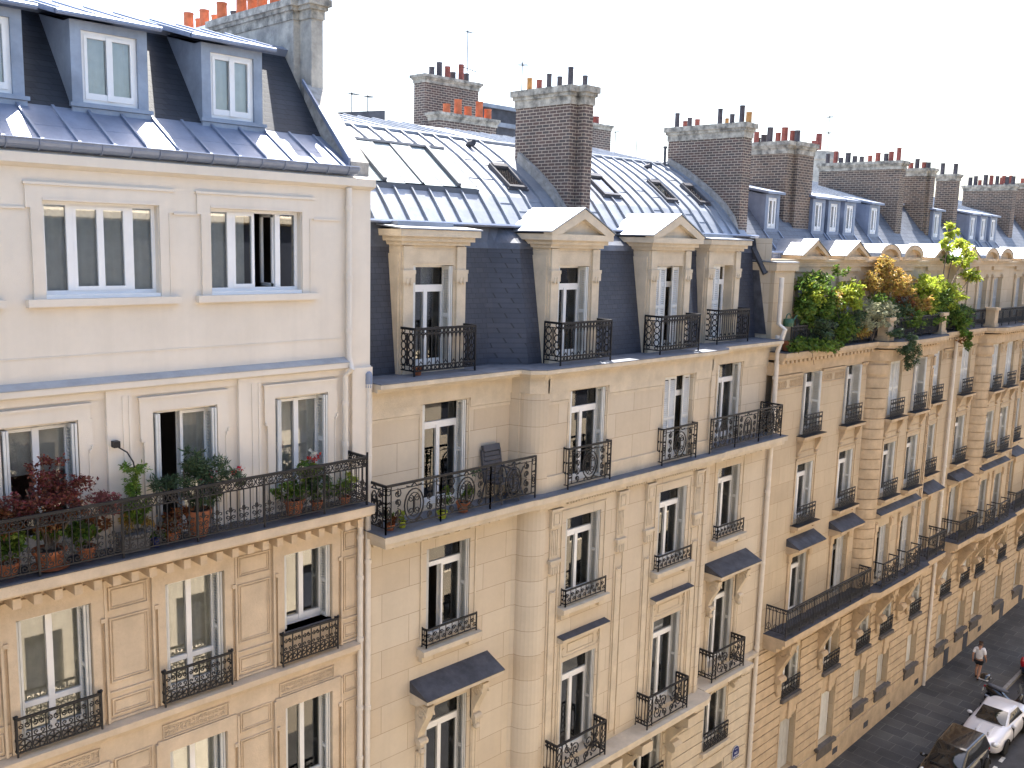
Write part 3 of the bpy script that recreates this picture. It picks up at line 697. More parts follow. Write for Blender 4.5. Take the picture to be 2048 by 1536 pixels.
mb.tube([(-4, -.237, 21.0), (10.83, -.237, 21.0)], .014, 6); mb.lathe((10.83, -.13, 20.93), [(.07, 0), (.09, .06)], 8)
for i in range(33):
    x = -3.85 + i * .452
    mb.tube([(x, -.13 + .115 * math.cos(PI + PI * k / 6), 21.0 + .155 * math.sin(PI + PI * k / 6)) for k in range(7)], .012, 4)
mb.build('gutter', 'zinc', A)
mb = MB(); mb.prism([(10.85, .06, 20.86), (10.85, .06, 21.12), (10.85, 1.62, 22.67), (10.85, 1.62, 20.86)], (.42, 0, 0)); mb.build('parapet', 'concrete', A)
mb = MB(); mb.prism([(10.80, .10, 20.87), (10.80, .05, 21.14), (10.80, .05, 21.18), (10.80, 1.62, 22.76), (10.80, 1.62, 22.68), (10.80, .3, 21.3)], (.04, 0, 0)); mb.build('flashing', 'zinc', A)
pots = []
for y, h, r, m in ((3.5, .30, .105, 'potorange'), (3.0, .42, .11, 'potorange'), (3.9, .34, .105, 'potorange'), (4.35, .44, .11, 'potorange'), (4.75, .22, .10, 'potdark'), (5.2, .46, .11, 'potorange'), (5.6, .26, .1, 'potorange'), (6.0, .42, .105, 'potorange'), (6.35, .28, .1, 'potorange'), (6.75, .46, .11, 'potorange'), (7.2, .16, .1, 'potdark'), (7.6, .26, .1, 'potorange'), (8.2, .12, .1, 'potdark'), (2.5, .4, .11, 'potorange'), (2.0, .36, .11, 'potorange')):
    pots.append((11.07 if r > .101 else 11.14, y, h, r, m))
chimney(A, 10.86, 11.20, 2.0, 5.2, 20.9, 24.32, 'chstone', 'plaster', .38, pots, .13, second=(11.0, 11.27, 1.58, 2.9), label='weathered plaster chimney stack with orange pots')
mb = MB(); mb.box(10.9, 11.2, 5.2, 9.0, 20.9, 24.1); mb.box(10.84, 11.26, 5.33, 9.05, 24.1, 24.30); mb.build('parapet', 'white', A)
mb = MB(); mb.profx([(1.9, 21.9), (1.9, 22.15), (2.02, 22.2), (2.02, 21.9)], 10.60, 10.86); mb.box(10.5, 10.86, 1.92, 2.6, 21.7, 22.12); mb.build('flashing', 'zinc', A)

# ================================================================ building B: ashlar with slate mansard and shallow bay
B = thing('apartment_building', 'pale ashlar building with blue slate mansard, stone dormers and curved ribbed zinc roof', 'building', (19.2, 0, -1), group='stone apartment buildings along the street')
XC = 19.4
def mir(pts): return pts + [(2 * XC - x, y) for x, y in pts[::-1]]
BAYC = [(15.42, 0), (15.49, -.05)] + [(15.97 - .45 * math.cos(PI / 2 * k / 7), -.05 - .45 * math.sin(PI / 2 * k / 7)) for k in range(8)] + [(16.02, -.5), (16.02, -.45)]
def poly(d, x0=11.3, x1=27.05, rec=0):
    pts = [(15.5 - d * .75, -d + rec), (15.58 - d * .8, -.28 - d * .85), (15.84 - d * .6, -.45 - d)]
    return [(x0, -d + rec)] + mir(pts) + [(x1, -d + rec)]
def bayslab(mb, d, z0, z1, rec=0, back=.3): mb.profz(poly(d, rec=rec) + [(27.05, back), (11.3, back)], z0, z1)
COLB = {'a': (12.8, 14.08, 0), 'b': (16.82, 18.15, -.45), 'c': (20.62, 21.95, -.45), 'd': (24.22, 25.5, 0)}
def rowB(mb, z0, z1, hz, rec=0):
    for x0, x1, y, ks in ((11.3, 15.42, rec, 'a'), (16.02, 22.78, -.45, 'bc'), (23.38, 27.05, rec, 'd')):
        wall(mb, x0, x1, z0, z1, y, [(COLB[k][0], COLB[k][1], c, d) for k in ks for c, d in hz], .34)
    for pts in (BAYC, [(2 * XC - x, y) for x, y in BAYC][::-1]):
        q = [(x, rec if y == 0 else y) for x, y in pts]
        mb.grid([[(x, y, z0) for x, y in q], [(x, y, z1) for x, y in q]])
mb = MB(); wall(mb, 11.3, 27.05, -1.6, 6.45, 0, [(COLB[k][0], COLB[k][1], c, d) for k in 'abcd' for c, d in [(.9, 3.2), (4.0, 5.8)]], .34); rowB(mb, 6.45, 13.72, [(6.75, 9.42), (10.98, 13.1)]); rowB(mb, 13.72, 16.62, [(13.93, 16.24)], .2)
mb.box(11.3, 27.03, 10.7, 11, -1.6, 21); mb.quad((11.305, 11, -1.6), (11.305, .2, -1.6), (11.305, .2, 17), (11.305, 11, 17)); mb.quad((27.03, .3, -1.6), (27.03, 11, -1.6), (27.03, 11, 20), (27.03, .3, 20))
mb.build('wall', 'ashlar', B)
rooms(B, 11.31, 27.0, [3.7, 6.5, 10.3, 13.75, 16.7], .4, 10.7, -1, parts=4)
mb = MB(); mb.box(11.35, 27.0, 1.3, 10.6, 19.7, 20.0); mb.box(11.35, 27.0, 4.6, 4.7, 16.7, 19.7); mb.build('interior', 'room', B)
# windows: 5th, 4th, 3rd, 2nd rows
def wB(k, z0, z1, **kw):
    a, b, y = COLB[k]; return window(B, a, b, z0, z1, y + kw.pop('dy', 0), **kw)
wB('a', 13.93, 16.24, dy=.2, shut='open', cur=0); wB('b', 13.93, 16.24, shut='open', cur=0); wB('c', 13.93, 16.24, shut='half'); wB('d', 13.93, 16.24, dy=.2, shut='open', cur=3)
wB('a', 10.98, 13.1, shut='open', cur=3, leaf=1, smat='greyshut'); wB('b', 10.98, 13.1, shut='open', cur=2, smat='greyshut'); wB('c', 10.98, 13.1, shut='open', cur=3, smat='greyshut'); wB('d', 10.98, 13.1, shut='open', cur=2, smat='greyshut')
for k in 'abcd': wB(k, 6.75, 9.42, shut='open', cur=0 if k != 'd' else 5, smat='greyshut')
for k in 'abcd': wB(k, 4.0, 5.8, dy=-COLB[k][2], shut='open', cur=0, smat='greyshut', st='plain')
# courses, string, cornices
mb = MB(); bayslab(mb, .05, 16.27, 16.60, .2); bayslab(mb, .09, 16.60, 16.68, .2); bayslab(mb, .20, 16.68, 16.76); bayslab(mb, .32, 16.76, 16.85, back=1.4); mb.build('cornice', 'stone', B)
mb = MB(); mb.profz(poly(.325) + [(27.05, 1.4), (11.3, 1.4)], 16.853, 16.87); mb.build('ledge_flashing', 'zincflat', B)
mb = MB()
for x0, x1, y in ((11.3, 12.72, .2), (14.16, 15.42, .2), (16.02, 16.74, -.45), (18.23, 20.54, -.45), (22.03, 22.78, -.45), (23.38, 24.14, .2), (25.58, 27.05, .2)):
    mb.box(x0, x1, y - .035, y + .004, 16.06, 16.268); mb.box(x0, x1, y - .02, y + .004, 15.98, 16.05); mb.box(x0, x1, y - .04, y + .004, 13.9, 14.28)
for k in 'abcd':
    a, b, y = COLB[k]; y += .2 if k in 'ad' else 0
    for s, xe in ((-1, a), (1, b)): mb.box(xe + s * .05, xe + s * .09, y - .02, y + .004, 14.28, 16.2)
mb.build('panel_moulding', 'stone', B)
S5 = [(11.12, -.02), (11.12, -.72), (15.35, -.72), (15.55, -.76), (23.25, -.76), (23.45, -.72), (26.98, -.72), (26.98, .25), (11.3, .25)]
mb = MB(); mb.profz(S5, 13.74, 13.88); mb.profz([(x + (.06 if x < 12 else -.06 if x > 26 else 0), y + .07 if y < -.1 else y) for x, y in S5], 13.62, 13.738); bayslab(mb, .1, 13.5, 13.619)
for x0, x1, y in ((11.5, 15.0, -.5), (16.1, 22.7, -.62), (23.7, 26.8, -.5)):
    st = .3 if y > -.55 else .1
    for i in range(int((x1 - x0) / st)):
        if y > -.55 or (16.6 < x0 + i * st < 18.6) or (18.95 < x0 + i * st < 19.85) or (20.2 < x0 + i * st < 22.2): mb.box(x0 + i * st, x0 + i * st + st * .45, y, -.01 if y > -.55 else -.44, 13.53, 13.616)
bal5 = mb.build('balcony', 'stone', B)
mb = MB(); mb.profz([(x + (-.01 if x < 12 else .01 if x > 26 else 0), y - .01 if y < -.1 else y) for x, y in S5], 13.883, 13.90); mb.build('slab_surface', 'zincflat', bal5)
for pts, st in (([(11.22, .15), (11.22, -.6), (15.52, -.6)], 'ornate'), ([(16.64, -.45), (16.64, -.62), (18.22, -.62), (18.22, -.45)], 'ornate'), ([(20.42, -.45), (20.42, -.62), (22.0, -.62), (22.0, -.45)], 'ornate'), ([(22.72, -.6), (26.72, -.6), (26.72, .15)], 'ornate')):
    mb = MB()
    for p, q in zip(pts, pts[1:]): rail(mb, p, q, 13.96, 14.88, st if math.hypot(q[0] - p[0], q[1] - p[1]) > .4 else 'low')
    mb.build('railing', 'iron', bal5)
# 4th floor sills and guards, 3rd floor hoods
for k in 'abcd':
    a, b, y = COLB[k]; mb = MB()
    mb.profx([(y + .2, 10.76), (y - .14, 10.76), (y - .26, 10.80), (y - .26, 10.92), (y + .26, 10.97)], a - .26, b + .2); mb.box(a - .2, a + .1, y - .12, y + .002, 10.62, 10.758); mb.box(b - .1, b + .14, y - .12, y + .002, 10.62, 10.758)
    s = mb.build('window_sill', 'stone', B); mb = MB(); rail(mb, (a - .12, y - .17), (b + .08, y - .17), 10.98, 11.36, 'low'); rail(mb, (a - .12, y - .02), (a - .12, y - .17), 10.98, 11.36, 'low'); mb.build('railing', 'iron', s)
    mb = MB()
    for s_, xe in ((-1, a), (1, b)): mb.box(xe + s_ * .14, xe + s_ * .18, y - .03, y + .004, 10.98, 13.3); mb.box(xe + s_ * .1, xe + s_ * .16, y - .03, y + .004, 6.75, 9.6)
    mb.box(a - .18, b + .18, y - .03, y + .004, 13.3, 13.34); mb.build('window_surround', 'stone', B)
for k in 'ad':
    a, b, y = COLB[k]; hood(B, a - .42, b + .60, y, 9.93, .58)
    for xe in (a - .17, b + .2):
        mb = MB(); console(mb, xe, .2, y, 8.75, 9.72, .42); mb.box(xe - .06, xe + .06, y - .14, y + .003, 8.6, 8.76); mb.lathe((xe, y - .12, 8.5), [(.05, 0), (.09, .06), (.06, .14)], 8); mb.build('console', 'stone', B)
        mb = MB(); mb.box(xe - .09, xe + .09, y - .04, y + .003, 6.6, 8.55); frame(mb, xe - .06, xe + .06, 6.7, 8.45, y - .04, .02, .015); mb.build('pilaster', 'stone', B)
for k in 'bc':
    a, b, y = COLB[k]; mb = MB(); mb.profx([(y + .003, 9.98), (y - .08, 9.98), (y - .2, 10.05), (y - .2, 10.11), (y + .003, 10.14)], a - .18, b + .3); o = mb.build('window_hood', 'stone', B)
    t = MB(); t.profx([(y + .004, 10.144), (y - .21, 10.113), (y - .21, 10.125), (y + .004, 10.17)], a - .19, b + .31); t.build('zinc_cover', 'lead', o)
    mb = MB(); frame(mb, a - .15, b + .2, 9.52, 9.95, y, .03, .02); frame(mb, a + .2, b - .12, 9.62, 9.86, y, .012, .02)
    for xe in (a - .0, b + .08): mb.tube([(xe + u, y - .02, 9.72 + v) for u, v in spiral(0, .06, .07, 1.2, 0, 1, 10)] , .016, 4); mb.tube([(xe + u, y - .02, 9.6 + v) for u, v in spiral(0, .0, .06, 1.2, PI, 1, 10)], .016, 4)
    for s_, xe in ((-1, a - .08), (1, b + .12)): mb.box(xe - .035, xe + .035, y - .05, y + .003, 6.5, 9.95)
    mb.build('window_surround', 'stone', B)
# bay pilasters with block, flutes and guttae
for xp in (16.37, 18.92, 20.13, 22.42):
    y = -.45; mb = MB(); mb.box(xp - .17, xp + .17, y - .10, y + .003, 13.0, 13.42); mb.box(xp - .21, xp + .21, y - .14, y + .003, 13.42, 13.47); frame(mb, xp - .11, xp + .11, 13.06, 13.36, y - .1, .025, .02)
    mb.box(xp - .15, xp + .15, y - .045, y + .003, 12.2, 13.0)
    for q in (-.09, -.03, .03, .09): mb.box(xp + q - .017, xp + q + .017, y - .075, y - .045, 12.3, 12.93)
    mb.box(xp - .2, xp + .2, y - .12, y + .003, 12.12, 12.2); mb.box(xp - .15, xp + .15, y - .09, y + .003, 11.86, 12.12)
    for q in (-.08, 0, .08): mb.lathe((xp + q, y - .10, 11.84), [(.02, 0), (.032, .05), (.022, .2)], 6)
    for q in (-.18, .16): mb.box(xp + q, xp + q + .03, y - .03, y + .003, 6.7, 11.8)
    mb.box(xp - .1, xp + .1, y - .035, y + .003, 6.9, 11.35); mb.tube([(xp - .1, y - .04, 11.42), (xp - .05, y - .05, 11.36), (xp + .05, y - .05, 11.36), (xp + .1, y - .04, 11.42)], .02, 4)
    mb.build('pilaster', 'stone', B)
# 2nd floor balcony over the bay and its consoles, rusticated base
S2 = [(15.7, .1), (15.75, -.9), (16.0, -1.0), (22.8, -1.0), (23.1, -.9), (23.2, .1)]
mb = MB(); mb.profz(S2, 6.45, 6.62); mb.profz([(x, y + .12 if y < -.2 else y) for x, y in S2], 6.33, 6.448); mb.profz([(x, y + .35 if y < -.2 else y) for x, y in S2], 6.2, 6.329)
mb.profx([(.1, 6.3), (-.05, 6.3), (-.2, 6.4), (-.2, 6.52), (.1, 6.55)], 11.3, 15.75); mb.profx([(.1, 6.3), (-.05, 6.3), (-.62, 6.45), (-.62, 6.6), (.1, 6.62)], 23.2, 26.0); mb.profx([(.1, 6.3), (-.05, 6.3), (-.2, 6.4), (-.2, 6.52), (.1, 6.55)], 26.0, 27.05)
bal2 = mb.build('balcony', 'chstone' if 0 else 'stone', B)
for pts in ([(16.3, -.45), (16.3, -.86), (18.2, -.86), (18.2, -.45)], [(20.02, -.45), (20.02, -.86), (21.9, -.86), (21.9, -.45)], [(23.75, 0), (23.75, -.5), (25.55, -.5), (25.55, 0)]):
    mb = MB()
    for p, q in zip(pts, pts[1:]): rail(mb, p, q, 6.68, 7.56, 'swirl' if math.hypot(q[0] - p[0], q[1] - p[1]) > .8 else 'arches')
    mb.build('railing', 'iron', bal2)
for xp in (16.5, 18.75, 20.1, 22.3):
    mb = MB(); console(mb, xp, .34, 0, 5.0, 6.2, .85); mb.box(xp - .24, xp + .24, -.85, .01, 5.9, 6.19); mb.box(xp - .12, xp + .12, -.12, .01, 3.7, 5.0)
    for q in (-.06, 0, .06): mb.box(xp + q - .016, xp + q + .016, -.145, -.12, 3.9, 4.9)
    mb.build('console', 'stone', B)
for xp in (24.0, 25.75):
    mb = MB(); console(mb, xp, .22, 0, 5.75, 6.3, .45); mb.build('console', 'stone', B)
mb = MB()
for x0, x1, y, ks in ((11.3, 26.85, 0, 'abcd'),):
    courses(mb, x0, x1, gz(x0) + .5, 6.15, .36, y, [(COLB[k][0], COLB[k][1], c, d) for k in ks for c, d in ((.9, 3.2), (4.0, 5.8))])
mb.build('rustication', 'stone', B)
for k in 'abcd':
    a, b, y = COLB[k]; y = 0; mb = MB(); rail(mb, (a - .05, y - .1), (b + .05, y - .1), 4.02, 4.62, 'guard'); mb.build('window_guard', 'ironC', B)
    mb = MB(); mb.box(a - .15, b + .15, y - .16, y + .1, 3.86, 3.995); mb.build('window_sill', 'stone', B)
downpipe(B, [(11.32, .45, 17.0), (11.24, .1, 17.14), (11.17, -.09, 17.05), (11.17, -.09, 16.8)], .075, 'zinc')
downpipe(B, [(11.17, -.09, 16.8), (11.17, -.09, -1)], .06, 'pipe', [(11.17, -.09, z) for z in (16.78, 15.35, 13.2, 10.05, 7.0)])
downpipe(B, [(27.05, -.1, 18.8), (27.05, -.1, 17.35), (27.1, -.3, 17.2), (27.06, -.12, 16.5), (27.06, -.1, -.3)], .075, 'pipe', [(27.06, -.1, z) for z in (16.9, 15.6, 11.9, 9.5, 6.6, 3.9, 1.7)])
# street plate
sg = MB(); sg.profy([(25.99, 3.02), (26.41, 3.02), (26.41, 3.28)] + [(26.20 + .21 * math.cos(a), 3.28 + .19 * math.sin(a)) for a in [PI * k / 10 for k in range(1, 10)]] + [(25.99, 3.28)], -.075, -.06)
SG = thing('street_sign', 'blue enamel street name plate on the pale wall, beside the downpipe', 'street sign', (26.2, -.07, 3.0)); sg.build('plate', 'bandgrey', SG)
sg = MB(); sg.profy([(26.015, 3.045), (26.385, 3.045), (26.385, 3.28)] + [(26.20 + .185 * math.cos(a), 3.28 + .165 * math.sin(a)) for a in [PI * k / 10 for k in range(1, 10)]] + [(26.015, 3.28)], -.081, -.0745); sg.build('blue_panel', 'signblue', SG)
def text(body, x, z, size, y, m, par):
    c = D_.curves.new('t', 'FONT'); c.body = body; c.size = size; c.align_x = 'CENTER'; c.extrude = .002
    o = D_.objects.new('t', c); link(o); dg = bpy.context.evaluated_depsgraph_get(); me = D_.meshes.new_from_object(o.evaluated_get(dg)); D_.objects.remove(o)
    me.materials.clear(); me.materials.append(M[m]); t = D_.objects.new('lettering', me); link(t); t.parent = par; t.location = Vector((x, y, z)) - wpos(par); t.rotation_euler = (PI / 2, 0, 0)
text('RUE', 26.2, 3.19, .10, -.084, 'white', SG); text('GALVANI', 26.2, 3.075, .085, -.084, 'white', SG); text('17e Arr', 26.2, 3.345, .05, -.084, 'white', SG)
# mansard B
BOT = [(11.3, .68), (15.2, .68), (15.95, .14), (22.85, .14), (23.6, .68), (27.0, .68)]; TOP = [(11.3, .96), (15.35, .96), (16.0, .58), (22.8, .58), (23.45, .96), (27.0, .96)]
ZS = 19.55
def slate_y(x, z):
    t = (z - 16.87) / (ZS - 16.87)
    def f(P):
        for (xa, ya), (xb, yb) in zip(P, P[1:]):
            if xa <= x <= xb: return ya + (yb - ya) * (x - xa) / (xb - xa)
        return P[-1][1]
    return f(BOT) * (1 - t) + f(TOP) * t
mb = MB(); xs = sorted({p[0] for p in BOT + TOP} | {11.3 + .3 * i for i in range(53)})
holesX = [(12.75, 13.95), (16.75, 17.95), (20.65, 21.9), (24.2, 25.3)]
for a, b in zip(xs, xs[1:]):
    zz = [16.87 + (ZS - 16.87) * k / 6 for k in range(7)]
    if any(h[0] < (a + b) / 2 < h[1] for h in holesX): zz = [19.25, ZS]
    mb.grid([[(a, slate_y(a, z), z), (b, slate_y(b, z), z)] for z in zz])
slB = mb.build('slate_mansard', 'slate', B)
mb = MB()
for a, b in zip(xs, xs[1:]): mb.grid([[(a, slate_y(a, ZS) - .02, ZS - .02), (b, slate_y(b, ZS) - .02, ZS - .02)], [(a, slate_y(a, ZS) + .04, ZS + .12), (b, slate_y(b, ZS) + .04, ZS + .12)], [(a, 1.08, 20.03), (b, 1.08, 20.03)]])
mb.build('lead_apron', 'lead2', B)
mb = MB(); mb.prism([(27.0, .3, 17), (27.0, .72, 17), (27.0, 1.12, 20), (27.0, .9, 20)], (.03, 0, 0)); mb.tube([(27.02, .95, 19.7), (27.02, .45, 18.9)], .1, 6); mb.box(11.31, 27.0, .60, 1.25, 19.70, 19.72) if 0 else None
mb.build('flashing', 'lead', B)
mb = MB(); mb.profx([(1.16, 20.03), (.90, 20.02), (.87, 20.06), (.9, 20.10), (1.16, 20.09)], 11.3, 27.2); mb.build('gutter', 'zinc', B)
PR = [(1.15, 20.06), (1.41, 20.39), (1.74, 20.78), (2.05, 21.05), (2.41, 21.33), (3.05, 21.77), (3.55, 22.06), (4.03, 22.31)]
def sweep(mb, P, x0, x1, n=1): mb.grid([[(x0 + (x1 - x0) * i / n, y, z) for i in range(n + 1)] for y, z in P])
mb = MB(); sweep(mb, PR, 11.3, 27.0); mb.tube([(11.3, 4.06, 22.33), (27.0, 4.06, 22.33)], .075, 8); mb.grid([[(11.3, 4.1, 22.33), (27, 4.1, 22.33)], [(11.3, 7.5, 23.05), (27, 7.5, 23.05)], [(11.3, 11, 22.3), (27, 11, 22.3)]])
mb.grid([[(11.3, 11, 22.3), (27, 11, 22.3)], [(11.3, 11, 19), (27, 11, 19)]])
def rib(mb, x, P, h=.055, hw=.024):
    for (ya, za), (yb, zb) in zip(P, P[1:]):
        L = math.hypot(yb - ya, zb - za); ny, nz = -(zb - za) / L * h, (yb - ya) / L * h
        mb.add([(x - hw, ya, za), (x + hw, ya, za), (x + hw, yb, zb), (x - hw, yb, zb), (x - hw * .8, ya + ny, za + nz), (x + hw * .8, ya + ny, za + nz), (x + hw * .8, yb + ny, zb + nz), (x - hw * .8, yb + ny, zb + nz)], [(4, 5, 6, 7), (0, 1, 5, 4), (1, 2, 6, 5), (2, 3, 7, 6), (3, 0, 4, 7)])
RB = [11.75, 12.24, 12.73, 13.2, 13.7, 14.2, 14.7, 15.2, 15.75, 16.24, 16.75, 17.3, 17.85, 19.5, 19.95, 20.45, 20.98, 21.5, 22.0, 22.5, 23.0, 23.5, 24.0, 24.5, 25.0, 25.55, 26.05, 26.5]
for i, x in enumerate(RB):
    P = PR
    if 12.4 < x < 15.6: P = PR[:3] + [(1.85, 20.87)]; rib(mb, x, PR[5:])
    elif 16.9 < x < 17.7 or 20.7 < x < 21.4 or 23.6 < x < 24.2 or 25.3 < x < 26.0: P = PR[:3] + [(1.95, 20.96)]; rib(mb, x, [(2.75, 21.56)] + PR[5:])
    rib(mb, x, P)
    for y, z in [(4.3, 22.37)]: rib(mb, x + .2, [(y, z), (7.5, 23.05)], .04)
    if i + 1 < len(RB) and RB[i + 1] - x < .8:
        for k in (1.55, 2.2, 2.9):
            kk = k + .12 * math.sin(i * 2.4); j = max(q for q in range(len(PR) - 1) if PR[q][0] <= kk); t = (kk - PR[j][0]) / (PR[j + 1][0] - PR[j][0]); z = PR[j][1] + t * (PR[j + 1][1] - PR[j][1])
            if rnd.random() < .55 and not 12.4 < x < 15.6: mb.box(x + .03, RB[i + 1] - .03, kk - .012, kk + .004, z - .004, z + .012)
roofB = mb.build('roof', 'zincroof', B)
for x, y, z in ((17.16, 3.64, 22.1), (24.63, 3.52, 22.05)):
    mb = MB(); mb.tube([(x, y + .1, z - .05), (x, y - .02, z + .08), (x, y - .18, z + .1)], .085, 8); mb.build('roof_vent', 'lead', B)
mb = MB(); mb.tube([(26.19, 3.95, 22.2), (26.19, 3.95, 22.85)], .045, 8); mb.lathe((26.19, 3.95, 22.85), [(.07, 0), (.07, .06)], 8); mb.build('vent_pipe', 'lead', B)
# glazed studio roof light
mb = MB(); PA, PB = Vector((0, 1.82, 20.93)), Vector((0, 3.05, 21.86)); up = Vector((0, -(PB - PA).z, (PB - PA).y)).normalized()
glx = [12.45 + .545 * i for i in range(7)]
for i, x in enumerate(glx):
    wd = .05 if i in (1, 5) else .022; h = .10 if i in (1, 5) else .05; a, b = PA + up * h, PB + up * h
    mb.add([(x - wd, PA.y, PA.z - .04), (x + wd, PA.y, PA.z - .04), (x + wd, PB.y, PB.z - .05), (x - wd, PB.y, PB.z - .05), (x - wd, a.y, a.z), (x + wd, a.y, a.z), (x + wd, b.y, b.z), (x - wd, b.y, b.z)], [(4, 5, 6, 7), (0, 1, 5, 4), (1, 2, 6, 5), (2, 3, 7, 6), (3, 0, 4, 7)])
mb.tube([(glx[0] - .05, 3.06, 21.9), (glx[-1] + .05, 3.06, 21.9)], .06, 6); mb.box(glx[0] - .05, glx[-1] + .05, 1.74, 1.82, 20.76, 20.90)
skb = mb.build('skylight', 'bar', B)
mb = MB()
for i in range(6):
    dz = .03 * (i % 2); a, b = PA + up * (.012 + dz), PB + up * (.012 + dz); a2 = a - (PB - PA) * (.05 * (i % 2))
    mb.add([(glx[i] + .02, a2.y, a2.z), (glx[i + 1] - .02, a2.y, a2.z), (glx[i + 1] - .02, b.y, b.z), (glx[i] + .02, b.y, b.z), (glx[i] + .02, a2.y, a2.z - .012), (glx[i + 1] - .02, a2.y, a2.z - .012), (glx[i + 1] - .02, b.y, b.z - .012), (glx[i] + .02, b.y, b.z - .012)], [(0, 1, 2, 3), (7, 6, 5, 4), (0, 4, 5, 1), (1, 5, 6, 2), (2, 6, 7, 3), (3, 7, 4, 0)])
M['milk'] = mat('frosted roof glass', (.42, .47, .46), .18, 0, var=.18, scale=2.2, spec=.7, streak=.25)
mb.build('pane', 'milk', skb)
for xa, xb, blind in ((16.98, 17.62, 1), (20.70, 21.40, 2), (23.6, 24.2, 1), (25.36, 25.94, 0)):
    p0, p1 = Vector((0, 1.98, 20.985)), Vector((0, 2.74, 21.57)); u = Vector((0, -(p1 - p0).z, (p1 - p0).y)).normalized()
    def slabq(mb, x0, x1, s0, s1, h0, h1):
        c = [p0 + (p1 - p0) * s + u * h for s, h in ((s0, h0), (s1, h0), (s1, h1), (s0, h1))]
        mb.prism([(x0, q.y, q.z) for q in c], (x1 - x0, 0, 0))
    mb = MB(); slabq(mb, xa, xa + .06, 0, 1, -.03, .1); slabq(mb, xb - .06, xb, 0, 1, -.03, .1); slabq(mb, xa + .06, xb - .06, 0, .08, -.03, .1); slabq(mb, xa + .06, xb - .06, .86, 1, -.03, .13); slabq(mb, xa - .05, xb + .05, -.04, -.0, -.03, .05)
    sk = mb.build('skylight', 'plastic', B); mb = MB(); slabq(mb, xa + .06, xb - .06, .08, .86, .05, .062); mb.build('pane', 'skyglass', sk)
    mb = MB(); slabq(mb, xa + .06, xb - .06, .08, .86, .0, .01); mb.build('blind', {0: 'plastic', 1: 'curtainG', 2: 'white'}[blind], sk)
# stone dormers
def dormerB(xa, xb, y, ped, shut, cur):
    f = .33; mb = MB(); x0, x1 = xa - f, xb + f
    for a, b in ((x0, xa), (xb, x1)): mb.box(a, b, y, 1.05, 16.87, 19.16)
    for a, b in ((x0 - .03, x0 + .05), (x1 - .05, x1 + .03)): mb.box(a, b, y + .06, 1.0, 16.87, 19.4)
    mb.box(x0, x1, y, 1.05, 19.16, 19.58); frame(mb, xa - .02, xb + .02, 19.2, 19.5, y, .02, .012)
    for a, b in ((x0, xa - .02), (xb + .02, x1)):
        mb.box(a + .03, b - .02, y - .06, y + .003, 16.87, 19.56); mb.box(a - .01, b + .02, y - .10, y + .003, 18.98, 19.06); mb.box(a + .0, b + .01, y - .09, y + .003, 18.80, 18.98)
        for q in (.33, .66): mb.lathe((a + (b - a) * q, y - .095, 18.74), [(.015, 0), (.03, .04), (.02, .16)], 6)
    mb.box(x0 - .06, x1 + .06, y - .10, 1.1, 19.58, 19.66); mb.box(x0 - .13, x1 + .13, y - .18, 1.15, 19.66, 19.76); mb.box(x0 - .22, x1 + .22, y - .27, 1.2, 19.76, 19.90)
    xm = (x0 + x1) / 2; a, b, h = x0 - .24, x1 + .24, .56
    if ped:
        mb.profy([(a, 19.90), (a + .34, 19.90), (xm, 19.90 + h - .19), (b - .34, 19.90), (b, 19.90), (b, 19.94), (xm, 19.94 + h), (a, 19.94)], y - .28, y - .02)
        mb.profy([(a + .3, 19.9), (b - .3, 19.9), (xm, 19.9 + h - .15)], y - .12, y + .1)
    dm = mb.build('dormer', 'stone', B); t = MB()
    if ped:
        for s in (-1, 1):
            e = a - .03 if s < 0 else b + .03; t.prism([(e, y - .30, 19.935), (xm, y - .30, 19.955 + h), (xm, y - .30, 19.985 + h), (e, y - .30, 19.965)], (0, 2.2, 0))
    else:
        t.prism([(x0 - .25, y - .3, 19.905), (x1 + .25, y - .3, 19.905), (x1 + .25, 1.1, 19.98), (x0 - .25, 1.1, 19.98)], (0, 0, .03)); t.box(x0 + .0, x1 - .25, y + .12, 1.1, 19.95, 20.07)
    t.build('zinc_cover', 'zincroof', dm)
    window(dm, xa, xb, 16.95, 19.16, y, 'trans', cur, shut, .3, deep=1)
    t = MB(); t.box(xa, xb, y - .04, y + .3, 16.87, 16.95); t.build('threshold', 'stone', dm)
dormerB(12.80, 13.94, .56, 0, 'open', 3); dormerB(16.78, 17.92, .04, 1, 'open', 3); dormerB(20.66, 21.86, .04, 1, 'half', 0); dormerB(24.18, 25.3, .58, 0, 'left', 0)
for x0, x1, yf, yb in ((12.50, 14.22, .12, .60), (16.38, 18.22, -.48, .05), (20.28, 22.05, -.48, .05), (23.92, 25.62, .12, .60)):
    mb = MB(); rail(mb, (x0, yf), (x1, yf), 16.93, 17.86, 'arches'); rail(mb, (x0, yb), (x0, yf), 16.93, 17.86, 'rings'); rail(mb, (x1, yb), (x1, yf), 16.93, 17.86, 'rings'); mb.build('railing', 'iron', B)
